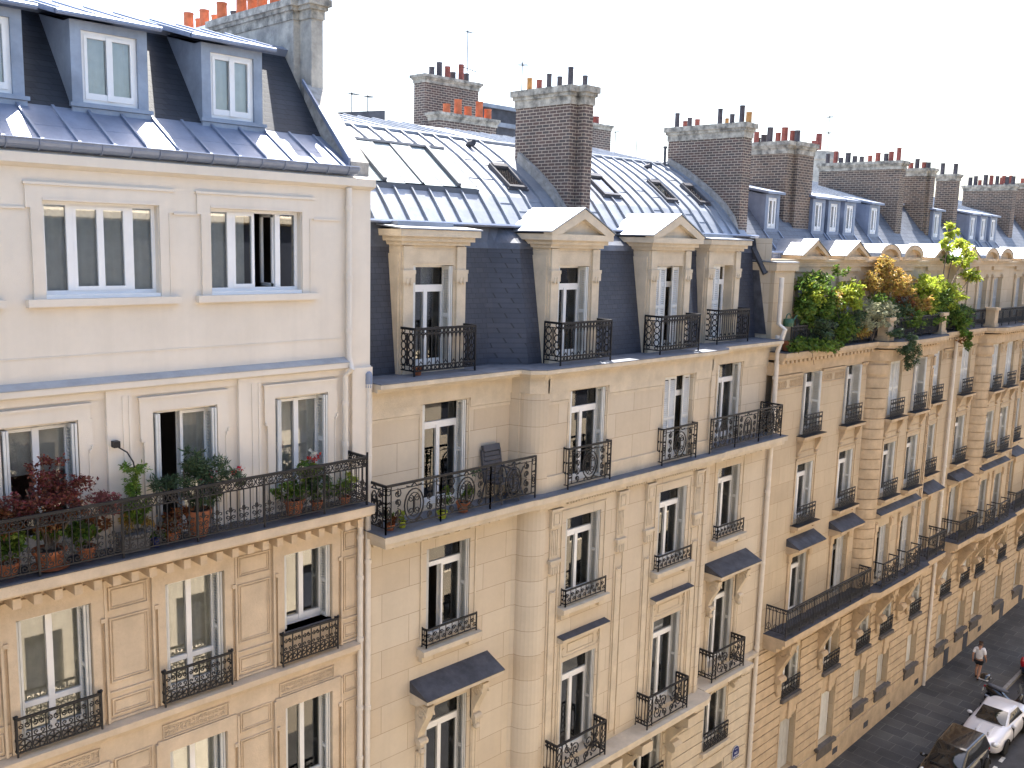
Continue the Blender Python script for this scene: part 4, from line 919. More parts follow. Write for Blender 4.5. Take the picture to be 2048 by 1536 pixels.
# chimneys of B
def potrow(x, y0, y1, spec, z=0): 
    n = len(spec); return [(x + dx, y0 + (y1 - y0) * i / max(1, n - 1), h, r, m) for i, (h, r, m, dx) in enumerate(spec)]
chimney(B, 18.5, 18.82, 1.36, 3.28, 20.2, 23.62, pots=potrow(18.7, 3.0, 1.25, [(.36, .07, 'potochre', 0), (.28, .075, 'potred', 0), (.40, .066, 'potdark', 0), (.30, .066, 'potdark', .02), (.50, .07, 'potdark', .04), (.28, .066, 'potdark', .2)]), second=(18.78, 19.12, 1.12, 2.95), label='tall narrow brick chimney with sooty pots')
mb = MB(); PC = [(y, z + .27) for y, z in PR[:6]]
mb.prism([(18.36, y, z) for y, z in [(1.36, 20.3)] + [(1.36, 20.62)] + [(y, z) for y, z in PC if y > 1.4] + [(3.1, 21.5)]], (.14, 0, 0)); mb.build('parapet', 'concrete', B)
mb = MB(); mb.tube([(18.80, 1.335, 20.5), (18.80, 1.335, 23.1)], .018, 6); mb.build('cable', 'offwhite', B)
mb = MB(); mb.box(18.3, 19.2, .98, 1.4, 20.0, 20.42); mb.build('flashing', 'lead', B)
chimney(B, 26.62, 27.12, 1.30, 4.15, 20.0, 23.55, pots=[(26.85, 4.0, .5, .075, 'potdark'), (26.95, 3.75, .24, .07, 'potred'), (26.85, 3.5, .32, .075, 'potdark'), (26.85, 3.2, .25, .08, 'potred'), (26.85, 2.35, .52, .075, 'potdark'), (26.95, 2.15, .22, .06, 'potochre'), (26.85, 1.9, .32, .075, 'potdark'), (26.85, 1.55, .56, .08, 'potdark'), (26.85, 1.3, .34, .09, 'potochre')], label='broad brick chimney at the end of the curved roof')
mb = MB(); mb.prism([(26.48, y, z) for y, z in [(1.3, 20.1), (1.3, 20.35)] + [(y, z + .25) for y, z in PR if y > 1.4] + [(4.2, 22.0)]], (.14, 0, 0)); mb.build('parapet', 'concrete', B)
# ================================================================ buildings C: the long stone terraces beyond
def buildC(X0, X1, recL, bay, recR, label, dorm, detail=1, seed=1):
    """recL / bay / recR: lists of (x0,x1) window openings; bay = (xa, xb, [openings]) ; dorm: roof dormer centres"""
    rg = random.Random(seed)
    T = thing('apartment_building', label, 'building', ((X0 + X1) / 2, 0, gz((X0 + X1) / 2)), group='stone apartment buildings along the street')
    xa, xb, bw = bay; YB = -.45
    secs = [(X0, xa - .75, 0, recL), (xa, xb, YB, bw), (xb + .75, X1, 0, recR)]
    zg = gz(X0) - .6
    rows = {5: (13.52, 15.62), 4: (10.42, 12.48), 3: (7.0, 9.2), 2: (4.1, 5.75), 1: (1.05 + .0, 3.15)}
    def pl(d): return [(X0, -d), (xa - .75 - d * .5, -d), (xa - .55 - d * .5, -.3 - d), (xa - .1, YB - .12 - d), (xb + .1, YB - .12 - d), (xb + .55 + d * .5, -.3 - d), (xb + .75 + d * .5, -d), (X1, -d)]
    def band(mb, d, z0, z1, back=.3): mb.profz(pl(d) + [(X1, back), (X0, back)], z0, z1)
    mb = MB()
    for a, b, y, ws in secs: wall(mb, a, b, 6.5, 16.1, y, [(p, q, *rows[r]) for p, q in ws for r in (3, 4, 5)], .34)
    allw = recL + bw + recR
    def zlo(p): return 1.1 if p < X0 + 6 and X0 < 30 else 1.75
    wall(mb, X0, X1, zg, 6.5, 0, [(p, q, *rows[2]) for p, q in allw] + [(p, q, zlo(p), 3.15) for p, q in allw], .34)
    mb.box(X0 + .02, X1 - .02, 10.7, 11, zg, 19.4)
    for xx in (X0 + .03, X1 - .03): mb.quad((xx, .3, zg), (xx, 11, zg), (xx, 11, 19), (xx, .3, 19))
    mb.build('wall', 'ashlarC', T)
    rooms(T, X0 + .04, X1 - .04, [3.5, 6.6, 10.1, 13.2, 16.4], .4, 10.7, zg, parts=5)
    # rounded ribbed corner pillars of the bay
    for cx, dirn in ((xa, -1), (xb, 1)):
        mb = MB(); R_ = .66; z = 7.0
        def arc(r): return [(cx + dirn * (.0 + r * math.sin(PI / 2 * k / 8)) + dirn * .08, YB + .60 - r * math.cos(PI / 2 * k / 8)) for k in range(9)]
        q = arc(.62); mb.grid([[(x, y, 6.6) for x, y in q], [(x, y, 16.1) for x, y in q]] if dirn > 0 else [[(x, y, 16.1) for x, y in q], [(x, y, 6.6) for x, y in q]])
        mb.quad((cx, YB - .02, 6.6), (cx + dirn * .08, YB - .02, 6.6), (cx + dirn * .08, YB - .02, 16.1), (cx, YB - .02, 16.1))
        while z < 15.0:
            q = arc(.665); mb.profz(q + [(cx + dirn * .08, YB + .4)], z, z + .35); z += .385
        q = arc(.70); mb.profz(q + [(cx + dirn * .08, YB + .4)], 15.2, 15.55)
        mb.build('pillar', 'stoneC', T)
    # windows
    for a, b, y, ws in secs:
        for p, q in ws:
            for r, (c, d) in rows.items():
                k = rg.random()
                if r == 1: window(T, p, q, zlo(p), d, 0, 'plain', 0, 'board', .2, smat='offwhite' if k < .6 else 'greyshut')
                elif r == 2: window(T, p, q, c, d, 0, 'plain', 0 if k < .5 else 5, 'closed' if k > .72 else ('open' if k > .3 else None), .26, smat='offwhite')
                elif r == 3: window(T, p, q, c, d, y, 'trans', 5, 'open' if k < .7 else 'right', .26, smat='greyshut')
                elif r == 4: window(T, p, q, c, d, y, 'trans', 0 if k < .6 else 3, 'open' if k < .75 else 'left', .26, smat='offwhite')
                else: window(T, p, q, c, d, y, 'trans', 3, 'openfat' if k < .6 else 'closed', .26, smat='offwhite')
    # sills, brackets, guards
    for a, b, y, ws in secs:
        for p, q in ws:
            for zr in (13.52, 10.42):
                mb = MB(); mb.profx([(y + .2, zr - .16), (y - .2, zr - .16), (y - .30, zr - .12), (y - .30, zr - .03), (y + .2, zr - .005)], p - .2, q + .2)
                if zr > 13:
                    for xe in (p - .05, q + .05): console(mb, xe, .14, y, zr - .75, zr - .16, .22)
                    mb.box(p - .05, q + .05, y - .03, y + .003, zr - .62, zr - .59)
                else:
                    for xe in (p - .08, q + .08): mb.box(xe - .06, xe + .06, y - .16, y + .003, zr - .27, zr - .16)
                s = mb.build('window_sill', 'stoneC', T); mb = MB(); z1 = zr + (.68 if zr > 13 else .62)
                rail(mb, (p - .06, y - .16), (q + .06, y - .16), zr + .02, z1, 'guard'); mb.box(p - .2, q + .2, y - .31, y - .0, zr - .028, zr - .008); mb.build('railing', 'ironC', s)
            mb = MB(); rail(mb, (p - .04, -.08), (q + .04, -.08), 4.12, 4.72, 'guard'); mb.build('window_guard', 'ironC', T)
            mb = MB(); mb.box(p - .1, q + .1, -.16, .15, 3.96, 4.09); mb.build('window_sill', 'sillgrey', T)
            zz = zlo(p); mb = MB(); mb.box(p - .14, q + .14, -.2, .12, zz - .14, zz - .005); mb.box(p - .02, q + .02, -.10, .05, zz - .55, zz - .14); mb.build('window_sill', 'sillgrey', T)
            mb = MB(); mb.box(p - .02, q + .02, -.03, .003, 3.25, 3.95); mb.box((p + q) / 2 - .12, (p + q) / 2 + .12, -.12, .003, 3.2, 3.9); mb.build('keystone', 'stoneC', T)
            for s_, xe in ((-1, p), (1, q)): mb = MB(); mb.box(xe + s_ * .0, xe + s_ * .06, -.07, .003, zz, 3.3); mb.build('window_surround', 'stoneC', T)
            # surround of the tall windows
            mb = MB()
            for s_, xe in ((-1, p), (1, q)): mb.box(xe + s_ * .02, xe + s_ * .2, y - .05, y + .003, 6.9, 9.45); mb.box(xe + s_ * .1, xe + s_ * .14, y - .03, y + .003, 10.4, 12.7); mb.box(xe + s_ * .03, xe + s_ * .26, y - .09, y + .003, 9.1, 9.4)
            mb.box(p - .14, q + .14, y - .03, y + .003, 12.66, 12.70); mb.build('window_surround', 'stoneC', T)
    for p, q in recL + recR: hood(T, p - .36, q + .36, 0, 9.66, .5, st='stoneC')
    mb = MB(); x0, x1 = bw[0][0] - .3, bw[-1][1] + .3; mb.profx([(YB + .003, 9.6), (YB - .1, 9.62), (YB - .25, 9.72), (YB - .25, 9.8), (YB + .003, 9.86)], x0, x1); o = mb.build('window_hood', 'stoneC', T)
    mb = MB(); mb.profx([(YB + .004, 9.864), (YB - .26, 9.803), (YB - .26, 9.82), (YB + .004, 9.98)], x0, x1); mb.build('zinc_cover', 'lead', o)
    # frieze panels between the top windows, cornice with dentils
    mb = MB()
    for a, b, y, ws in secs:
        e = [a + .05] + [v for p, q in ws for v in (p - .1, q + .1)] + [b - .05]
        for u, v in zip(e[::2], e[1::2]):
            if v - u < .25: continue
            frame(mb, u, v, 15.18, 15.52, y, .025, .03); mb.box(u, v, y - .07, y + .003, 15.60, 15.66); n = int((v - u) / .11)
            for i in range(n):
                if abs(i - n / 2) < 1.2: continue
                cx = u + .06 + i * .11; mb.tube([(cx + s, y - .012, 15.35 + t) for s, t in ring(0, 0, .045, .11, 7)], .014, 4)
    mb.build('carved_frieze', 'stoneC', T)
    mb = MB(); band(mb, .06, 15.7, 16.05); band(mb, .12, 16.05, 16.12); band(mb, .36, 16.2, 16.3); band(mb, .44, 16.30, 16.44, back=1.4)
    for a, b, y, ws in secs:
        n = int((b - a) / .28)
        for i in range(n): mb.box(a + .05 + i * .28, a + .2 + i * .28, y - .30, y - .05, 16.08, 16.198)
    mb.build('cornice', 'stoneC', T)
    mb = MB(); band(mb, .445, 16.443, 16.46, back=1.4); mb.build('ledge_flashing', 'lead', T)
    # second floor balcony, its rails and consoles
    mb = MB()
    S = [(X0 + .55, .1), (X0 + .55, -.82), (xa - .6, -.82), (xa - .3, -1.02), (xb + .3, -1.02), (xb + .6, -.82), (X1 - .9, -.82), (X1 - .9, .1)]
    mb.profz(S, 6.72, 6.92); mb.profz([(x, y + .1 if y < 0 else y) for x, y in S], 6.58, 6.718); mb.profz([(x, y + .3 if y < 0 else y) for x, y in S], 6.42, 6.579)
    bal = mb.build('balcony', 'stoneC', T)
    mb = MB(); mb.profz([(x, y - .012) if y < 0 else (x, y) for x, y in S], 6.923, 6.94); mb.build('slab_surface', 'lead', bal)
    for pts in ([(X0 + .65, 0), (X0 + .65, -.76), (xa - .7, -.76), (xa - .7, -.3)], [(xb + .72, -.3), (xb + .72, -.76), (X1 - 1, -.76), (X1 - 1, 0)]):
        mb = MB()
        for p, q in zip(pts, pts[1:]): rail(mb, p, q, 7.02, 7.92, 'plain')
        mb.build('railing', 'ironC', bal)
    for p, q in bw:
        mb = MB(); rail(mb, (p - .15, -.9), (q + .15, -.9), 7.02, 7.92, 'swirl'); rail(mb, (p - .15, -.5), (p - .15, -.9), 7.02, 7.92, 'low'); rail(mb, (q + .15, -.5), (q + .15, -.9), 7.02, 7.92, 'low'); mb.build('railing', 'ironC', bal)
    kx = [(p - .42, 0) for p, q in allw] + [(bw[-1][1] + .5, 0)]
    for x, y in kx:
        mb = MB(); d_ = .78 if xa - .5 < x < xb + .5 else .62; console(mb, x, .38, y, 4.95, 6.42, d_); mb.box(x - .22, x + .22, y - d_ * .9, y + .003, 6.12, 6.415); mb.box(x - .12, x + .12, y - .14, y + .003, 4.55, 5.02); mb.lathe((x, y - .1, 4.35), [(.03, 0), (.09, .08), (.06, .2)], 8); mb.build('console', 'stoneC', T)
    # rustication of the two lower floors, plinth with cellar vents
    mb = MB()
    courses(mb, X0 + .02, X1 - .12, 1.1, 6.35, .345, 0, [(p, q, *rows[2]) for p, q in allw] + [(p, q, zlo(p) - .5, 3.2) for p, q in allw], .05, .05)
    mb.build('rustication', 'stoneC', T)
    mb = MB()
    mb.prism([(X0 + .01, .003, zg), (X1 - .01, .003, zg), (X1 - .01, .003, min(1.55, gz(X1) + 1.0)), (X0 + 6, .003, gz(X0) + 1.1), (X0 + .01, .003, .95)], (0, -.07, 0))
    mb.build('plinth', 'stoneC', T)
    if 1:
        for p, q in allw:
            y = 0; xm = (p + q) / 2 + .95; zz = gz(xm); tall = xm < X0 + 5
            mb = MB(); tall = rg.random() < .4; mb.box(xm - (.3 if tall else .2), xm + (.3 if tall else .2), y - .08, y - .06, zz + (.02 if tall else .3), zz + (.85 if tall else .55)); mb.build('cellar_vent', 'lead', T)
    downpipe(T, [(X1 - .05, -.12, 16.0), (X1 - .05, -.12, gz(X1))], .075, 'pipe', [(X1 - .05, -.12, z) for z in (14.6, 12.5, 10.4, 8.6, 5.9, 3.5, 1.6)])
    # sixth floor behind the terrace, gables
    ups = [(p + .03, q - .03) for p, q in recL + bw + recR]
    mb = MB(); wall(mb, X0, X1, 16.45, 19.3, .5, [(p, q, 16.65, 18.6) for p, q in ups], .3)
    for p, q in ups:
        for s_, xe in ((-1, p), (1, q)): mb.box(xe + s_ * .02, xe + s_ * .24, .42, .503, 16.5, 18.75); mb.box(xe + s_ * .0, xe + s_ * .26, .38, .503, 18.55, 18.68)
        mb.box(p - .3, q + .3, .40, .503, 18.95, 19.12)
    mb.box(X0, X1, .36, .503, 19.12, 19.28); mb.box(X0, X1, .30, 1.1, 19.28, 19.36); mb.box(X0 + .0, X0 + 1.25, .15, .9, 16.45, 19.0); mb.box(X0 - .06, X0 + 1.35, .07, 1.0, 19.0, 19.25)
    mb.build('wall', 'ashlarC', T)
    mb = MB(); mb.prism([(X0 - .07, .06, 19.253), (X0 + 1.36, .06, 19.253), (X0 + 1.36, 1.0, 19.3), (X0 - .07, 1.0, 19.3)], (0, 0, .03)); mb.build('zinc_cover', 'zincroof', T)
    mb = MB(); mb.box(X0 + .1, X1 - .1, 1.5, 9, 19.0, 19.3); mb.box(X0 + .1, X1 - .1, 4.6, 4.7, 16.4, 19); mb.build('interior', 'room', T)
    for i, (p, q) in enumerate(ups):
        window(T, p, q, 16.65, 18.6, .5, 'plain', 5 if rg.random() < .6 else 0, 'open' if rg.random() < .5 else 'closed', .22, smat='greyshut')
        xm = (p + q) / 2; hw = (q - p) / 2 + .42; rnd_ = any(abs(p - .03 - a_) < .01 for a_, b_ in bw); mb = MB(); t = MB()
        mb.box(xm - hw, xm + hw, .18, 1.0, 19.363, 19.48)
        if rnd_:
            o = [(xm + hw * math.cos(PI * k / 12), 19.48 + .46 * math.sin(PI * k / 12)) for k in range(13)]; ii = [(xm + (hw - .2) * math.cos(PI * k / 12), 19.48 + .30 * math.sin(PI * k / 12)) for k in range(13)]
            for k in range(12): mb.profy([o[k], o[k + 1], ii[k + 1], ii[k]], .14, .6); t.prism([(o[k][0], .12, o[k][1] + .004), (o[k + 1][0], .12, o[k + 1][1] + .004), (o[k + 1][0], .12, o[k + 1][1] + .03), (o[k][0], .12, o[k][1] + .03)], (0, 1.7, 0))
            mb.profy(ii, .3, .6)
        else:
            mb.profy([(xm - hw, 19.48), (xm - hw + .25, 19.48), (xm, 19.82), (xm + hw - .25, 19.48), (xm + hw, 19.48), (xm, 20.0)], .14, .6); mb.profy([(xm - hw + .2, 19.48), (xm + hw - .2, 19.48), (xm, 19.85)], .3, .6)
            for s_ in (-1, 1): t.prism([(xm + s_ * (hw + .03), .11, 19.48), (xm, .11, 20.01), (xm, .11, 20.04), (xm + s_ * (hw + .03), .11, 19.51)], (0, 1.7, 0))
        g = mb.build('gable', 'stoneC', T); t.build('zinc_cover', 'zincroof', g)
    mb = MB(); mb.profx([(.9, 19.36), (1.2, 19.36), (1.2, 19.55), (.9, 19.5)], X0, X1); mb.tube([(X0, .92, 19.56), (X1, .92, 19.56)], .05, 6)
    for i in range(int((X1 - X0) / .42)): mb.box(X0 + .2 + i * .42, X0 + .215 + i * .42, .86, .885, 19.36, 19.58)
    mb.build('gutter', 'zinc', T)
    # terrace rail between stone piers
    prs = [X0 + .4, xa - .45, xb + .5, X1 - .3]
    for x, y in zip(prs, (-.22, -.42, -.42, -.22)):
        mb = MB(); mb.box(x - .22, x + .22, y - .2, y + .22, 16.46, 17.2); mb.box(x - .28, x + .28, y - .26, y + .28, 17.2, 17.32); mb.box(x - .26, x + .26, y - .24, y + .26, 16.46, 16.6)
        if x > X0 + 1 and x < X1 - 1: mb.build('pier', 'stoneC', T)
    for (x0, y0), (x1, y1) in zip(zip(prs, (-.22, -.5, -.5, -.22)), list(zip(prs, (-.22, -.5, -.5, -.22)))[1:]):
        y = min(y0, y1) if x0 > xa - 1 and x1 < xb + 1 else -.22
        mb = MB(); rail(mb, (x0 + .23, y), (x1 - .23, y), 16.5, 17.25, 'plain'); mb.build('railing', 'ironC', T)
    # roof: slate slope, zinc top, dormers
    mb = MB(); mb.grid([[(X0, 1.15, 19.52), (X1, 1.15, 19.52)], [(X0, 2.95, 21.72), (X1, 2.95, 21.72)]]); o = mb.build('roof', 'slateC', T)
    mb = MB(); mb.profx([(2.93, 21.70), (2.9, 21.78), (6.5, 22.75), (11, 21.6), (11, 19.3), (10.9, 19.3), (10.9, 21.4), (6.5, 22.5)], X0, X1)
    for i in range(int((X1 - X0) / .6)):
        x = X0 + .3 + i * .6; mb.prism([(x - .02, 2.92, 21.78), (x + .02, 2.92, 21.78), (x + .02, 6.5, 22.75), (x - .02, 6.5, 22.75)], (0, -.01, .04))
    mb.tube([(X0, 2.9, 21.76), (X1, 2.9, 21.76)], .06, 6); mb.build('zinc_top', 'zincroof', o)
    for xd in dorm:
        mb = MB(); hw = .47; y = 1.75; zb = 20.22
        mb.box(xd - hw, xd - .29, y, y + .2, zb, 21.5); mb.box(xd + .29, xd + hw, y, y + .2, zb, 21.5); mb.box(xd - .29, xd + .29, y, y + .2, 21.38, 21.5); mb.box(xd - .29, xd + .29, y, y + .2, zb, 20.36)
        for xe in (xd - hw, xd + hw - .02): mb.prism([(xe, y + .19, zb), (xe, y + .19, 21.5), (xe, 2.95, 21.72)], (.02, 0, 0))
        for s_ in (-1, 1): mb.prism([(xd + s_ * hw, y - .02, zb - .0), (xd + s_ * (hw + .05), y - .02, zb), (xd + s_ * (hw + .05), 1.22, 19.62), (xd + s_ * hw, 1.22, 19.62)], (0, .02, .09))
        mb.box(xd - .29, xd + .29, y + .7, y + .72, 20.2, 21.5)
        dm = mb.build('dormer', 'zinc', T); t = MB(); t.profx([(y - .14, 21.5), (y - .14, 21.58), (2.98, 21.84), (2.98, 21.76)], xd - hw - .1, xd + hw + .1); t.build('dormer_roof', 'zinc', dm)
        window(dm, xd - .29, xd + .29, 20.36, 21.38, y, 'plain', 1, None, .03, deep=1)
    return T
M['sillgrey'] = mat('grimy sill', (.13, .115, .105), .85, var=.2, scale=5)
M['slateC'] = mat('pale slate', (.16, .175, .20), .5, 0, var=.2, scale=1.2, bump=.3, spec=.5, brick=dict(w=.3, h=.155, m=.006, c1=(.11, .12, .145), c2=(.14, .15, .175), mc=(.045, .05, .06)))
PAL = ['potred', 'potdark', 'potred', 'potred', 'potdark']
def pots_for(x, y0, y1, n, sd):
    g = random.Random(sd); return [(x + g.uniform(-.06, .06), y0 + (y1 - y0) * (i + g.uniform(-.25, .25)) / max(1, n - 1), g.uniform(.22, .56), g.uniform(.085, .11), g.choice(PAL)) for i in range(n)]
C1 = buildC(27.05, 42.38, [(29.12, 30.28), (32.2, 33.36)], (34.72, 38.85, [(34.95, 36.05), (37.12, 38.2)]), [(40.1, 41.15)], 'stone terrace building with an overgrown roof terrace of shrubs', [29.45, 32.75, 33.95, 35.25, 37.4], seed=3)
C2 = buildC(42.38, 57.7, [(43.5, 44.62)], (45.95, 49.9, [(46.0, 47.05), (47.95, 49.05)]), [(51.2, 52.3), (54.3, 55.4)], 'stone terrace building farthest down the street, with bare roof terrace rails', [43.85, 48.3, 49.75, 51.15], seed=5)
C3 = buildC(57.7, 73, [(59.5, 60.6), (62.6, 63.7)], (65.0, 69.2, [(65.2, 66.3), (67.4, 68.5)]), [(70.6, 71.7)], 'far end of the stone terrace row, at the right edge of the view', [60, 62.5, 64, 66], seed=8)
chimney(C1, 30.75, 31.4, 2.05, 3.62, 20.0, 23.4, 'chstone', 'brickC', .42, pots_for(31.2, 3.6, 1.9, 7, 2) + [(30.9, 3.4, .4, .09, 'potred')], .12, second=(31.2, 32.35, 1.88, 3.3))
chimney(C1, 39.85, 40.4, 1.9, 5.5, 20.0, 23.42, 'chstone', 'brickC', .34, pots_for(40.1, 5.2, 2.1, 11, 7), .12)
chimney(C2, 42.9, 43.2, 2.05, 2.95, 20.0, 23.34, 'chstone', 'brickC', .34, pots_for(43.1, 2.8, 2.0, 4, 9), .1, second=(43.1, 43.6, 1.9, 2.9))
chimney(C2, 46.2, 46.7, 1.95, 2.85, 20.0, 23.3, 'chstone', 'brickC', .3, pots_for(46.4, 2.7, 2.0, 2, 11), .1)
chimney(C2, 54.3, 54.9, 2.0, 4.5, 20.0, 23.3, 'chstone', 'brickC', .3, pots_for(54.6, 4.3, 2.2, 9, 13), .1)
chimney(C3, 57.9, 58.5, 2.3, 4.5, 20.0, 23.6, 'chstone', 'brickC', .3, pots_for(58.2, 4.3, 2.4, 5, 15), .1)

# ================================================================ roofs and chimneys behind, antennas
def block(name, label, parts, loc): 
    T = thing(name, label, 'building', loc, group='rooftops in the courtyard behind'); return T
K1 = block('rear_building', 'brick chimney stack with five orange pots rising behind the curved roof', 0, (22, 9.2, 15)); 
mb = MB(); mb.box(18.5, 24.5, 8.8, 14, 10, 21.8); mb.build('wall', 'plaster', K1)
chimney(K1, 20.75, 23.35, 9.0, 9.5, 21.8, 23.78, 'chstone', 'brick', .26, [(21.25, 9.2, .32, .12, 'potorange'), (21.75, 9.2, .52, .125, 'potorange'), (22.2, 9.2, .34, .125, 'potorange'), (22.72, 9.2, .56, .125, 'potorange'), (23.12, 9.2, .36, .125, 'potorange')], .1)
chimney(K1, 22.0, 24.55, 11.2, 11.8, 21.8, 25.35, 'chstone', 'brick', .28, [(22.55, 11.5, .34, .10, 'potdark'), (22.9, 11.5, .55, .10, 'potdark'), (23.2, 11.4, .44, .10, 'potred'), (23.55, 11.5, .3, .10, 'potdark'), (23.85, 11.4, .6, .10, 'potred'), (24.2, 11.5, .34, .10, 'potdark')], .12)
K2 = block('rear_building', 'dark zinc clad roof block behind the tall narrow chimney', 0, (26.4, 13, 15))
mb = MB(); mb.box(25.3, 28.0, 12, 15, 12, 24.7); mb.build('wall', 'lead', K2); mb = MB(); mb.profx([(11.85, 24.7), (15.2, 24.7), (15.2, 24.8), (13.5, 25.1), (11.85, 24.84)], 25.2, 28.1); mb.build('roof', 'zincroof', K2)
mb = MB(); mb.box(24.55, 25.6, 10.2, 12.5, 20, 23.75); mb.build('wall', 'lead', K2); mb = MB(); mb.profx([(10.05, 23.75), (12.6, 23.75), (12.6, 23.95), (10.05, 23.9)], 24.4, 25.7); mb.build('roof', 'zincroof', K2)
K3 = block('rear_building', 'long low zinc roof with standing seams behind the glazed roof', 0, (18, 12, 15))
mb = MB(); mb.profx([(10.3, 15), (10.3, 23.3), (17, 24.35), (17, 15)], 15.5, 22.5)
for i in range(12): mb.prism([(15.7 + i * .6, 10.3, 23.3), (15.74 + i * .6, 10.3, 23.3), (15.74 + i * .6, 17, 24.35), (15.7 + i * .6, 17, 24.35)], (0, 0, .05))
mb.build('roof', 'zincroof', K3); mb = MB(); mb.profy([(16.8, 23.0), (18.8, 23.0), (18.8, 23.62), (16.9, 23.35)], 9.3, 9.9); mb.build('skylight_housing', 'lead', K3)
K4 = block('rear_building', 'grey chimney stack partly hidden by the tall narrow chimney', 0, (30, 9.5, 15))
mb = MB(); mb.box(28.2, 36.5, 9.0, 14, 12, 22.9); mb.build('wall', 'plaster', K4); mb = MB(); mb.profx([(8.8, 22.9), (14.2, 22.9), (14.2, 23.0), (11.5, 23.5), (8.8, 23.02)], 28.0, 36.7); mb.build('roof', 'zincroof', K4)
chimney(K4, 28.0, 29.45, 8.9, 9.4, 22.6, 24.2, 'chstone', 'brick', .2, [(28.4, 9.1, .5, .12, 'potred'), (28.75, 9.1, .3, .12, 'potred')], .08)
K5 = block('rear_building', 'white chimney tower with two small red pots behind the brick chimneys', 0, (47, 9.3, 15))
mb = MB(); mb.lathe((47.05, 9.4, 18), [(1.0, 0), (1.0, 6.2), (1.12, 6.25), (1.12, 6.65), (.9, 6.7)], 20); mb.build('chimney', 'plaster', K5, smooth='auto')
for x, h in ((46.5, .55), (46.95, .95)): p = MB(); p.lathe((x, 9.3, 24.65), [(.17, 0), (.15, h), (.1, h)], 10); p.build('chimney_pot', 'potred', K5, smooth='auto')
def antenna(x, y, z, h, label, arms=()):
    mb = MB(); mb.tube([(x, y, z), (x, y, z + h)], .018, 5)
    for f, L, ang in arms:
        c, s = math.cos(ang), math.sin(ang); zz = z + h * f; mb.tube([(x - c * L * .4, y - s * L * .4, zz), (x + c * L, y + s * L, zz)], .012, 4)
        for k in range(6): q = -.4 + 1.4 * k / 5; mb.tube([(x + c * L * q + s * .18, y + s * L * q - c * .18, zz), (x + c * L * q - s * .18, y + s * L * q + c * .18, zz)], .007, 3)
    T = thing('antenna', label, 'antenna', (x, y, z), group='rooftop television antennas'); mb.build('mast', 'ironC', T)
antenna(24.05, 11.3, 25.3, 1.85, 'television antenna standing on the pot-topped stack at the back', [(.28, .75, .35), (.97, .3, .2)])
antenna(24.75, 9.2, 23.5, 2.45, 'thin antenna mast just left of the tall narrow chimney', [(.96, .35, .6)])
antenna(47.95, 9.3, 24.6, 2.3, 'antenna mast beside the white chimney tower', [(.5, .5, .3), (.85, .3, .3)])
antenna(17.9, 9.8, 23.2, .9, 'small antenna over the long low zinc roof, left one', [(.95, .3, .2)]); antenna(19.4, 11, 23.4, .9, 'small antenna over the long low zinc roof, right one', [(.95, .25, .2)])
antenna(30.6, 9.6, 23.2, .95, 'short antenna mast right of the grey stack', [(.98, .2, .2)]); antenna(32.0, 9.6, 23.2, .9, 'short bare mast in the gap before the broad brick chimney')

# ================================================================ the other side of the street (seen only as reflections)
O = thing('apartment_building', 'pale stone building across the street, seen only as reflections in the window panes', 'building', (30, -16.2, 0))
mb = MB(); hs = [(-13.5 + 2.6 * i, -12.3 + 2.6 * i, z, z + 2.1) for i in range(34) for z in (1.2, 4.4, 7.6, 10.8, 14.0, 17.2)]
m2 = MB()
for h in hs: m2.box(h[0] - .12, h[1] + .12, -16.10, -16.0, h[2] - .2, h[2] - .05)
def wallb(mb, x0, x1, z0, z1, y, holes, dep):
    w_ = MB(); wall(w_, x0, x1, z0, z1, 0, holes, dep); mb.add([(x, y - yy, z) for x, yy, z in w_.v], [f[::-1] for f in w_.f])
wallb(mb, -15, 75, -2, 20.2, -16.1, hs, .25); mb.profx([(-16.1, 20.0), (-15.75, 20.1), (-15.75, 20.3), (-16.1, 20.4)], -15, 75); mb.profx([(-16.1, 13.4), (-15.6, 13.5), (-15.6, 13.65), (-16.1, 13.7)], -15, 75)
mb.build('wall', 'far', O)
g = MB()
for h in hs: g.box(h[0], h[1], -16.34, -16.32, h[2], h[3])
g.build('window_panes', 'carglass', O); mb = MB(); mb.profx([(-16.0, 20.25), (-17.0, 23.2), (-22, 24.2), (-26, 22), (-26, 0), (-16.4, -2)], -15, 75); mb.build('roof', 'slate', O)
# ================================================================ plants
def pot(par, x, y, z, r, h, m='terra', sq=False):
    mb = MB()
    if sq: mb.profz([(x - r, y - r * .7), (x + r, y - r * .7), (x + r, y + r * .7), (x - r, y + r * .7)], z, z + h); mb.box(x - r - .02, x + r + .02, y - r * .7 - .02, y + r * .7 + .02, z + h - .05, z + h + .003)
    else: mb.lathe((x, y, z), [(r * .68, 0), (r * .92, h * .82), (r * .93, h * .83), (r * 1.04, h * .83), (r * 1.06, h), (r * .9, h), (r * .88, h - .04)], 18)
    mb.build('pot', m, par, smooth=False if sq else 'auto')
    e = MB(); e.lathe((x, y, z + h - .06), [(r * .85, 0), (r * .6, .035), (.02, .05)], 12); e.build('soil', 'earth', par)
def plant(name, label, cat, base, stems, blobs, potspec=None, group=None):
    """stems: list of (path, r0, r1); blobs: list of (centre, radii, clumps, per clump, leaf size, material, aspect, droop)"""
    T = thing(name, label, cat, base, group=group)
    if potspec: pot(T, base[0], base[1], base[2], *potspec)
    mb = MB()
    for p, r0, r1 in stems: mb.tube(p, r0, 6, r1=r1)
    mb.build('stem', 'bark', T)
    by = {}
    for c, rad, k, n, s, m, asp, dr in blobs: clumps(by.setdefault(m, MB()), c, rad, k, n, s, asp, dr)
    for m, b in by.items(): b.build('flower' if m in ('lflower', 'lwhite') else 'foliage', m, T)
    return T
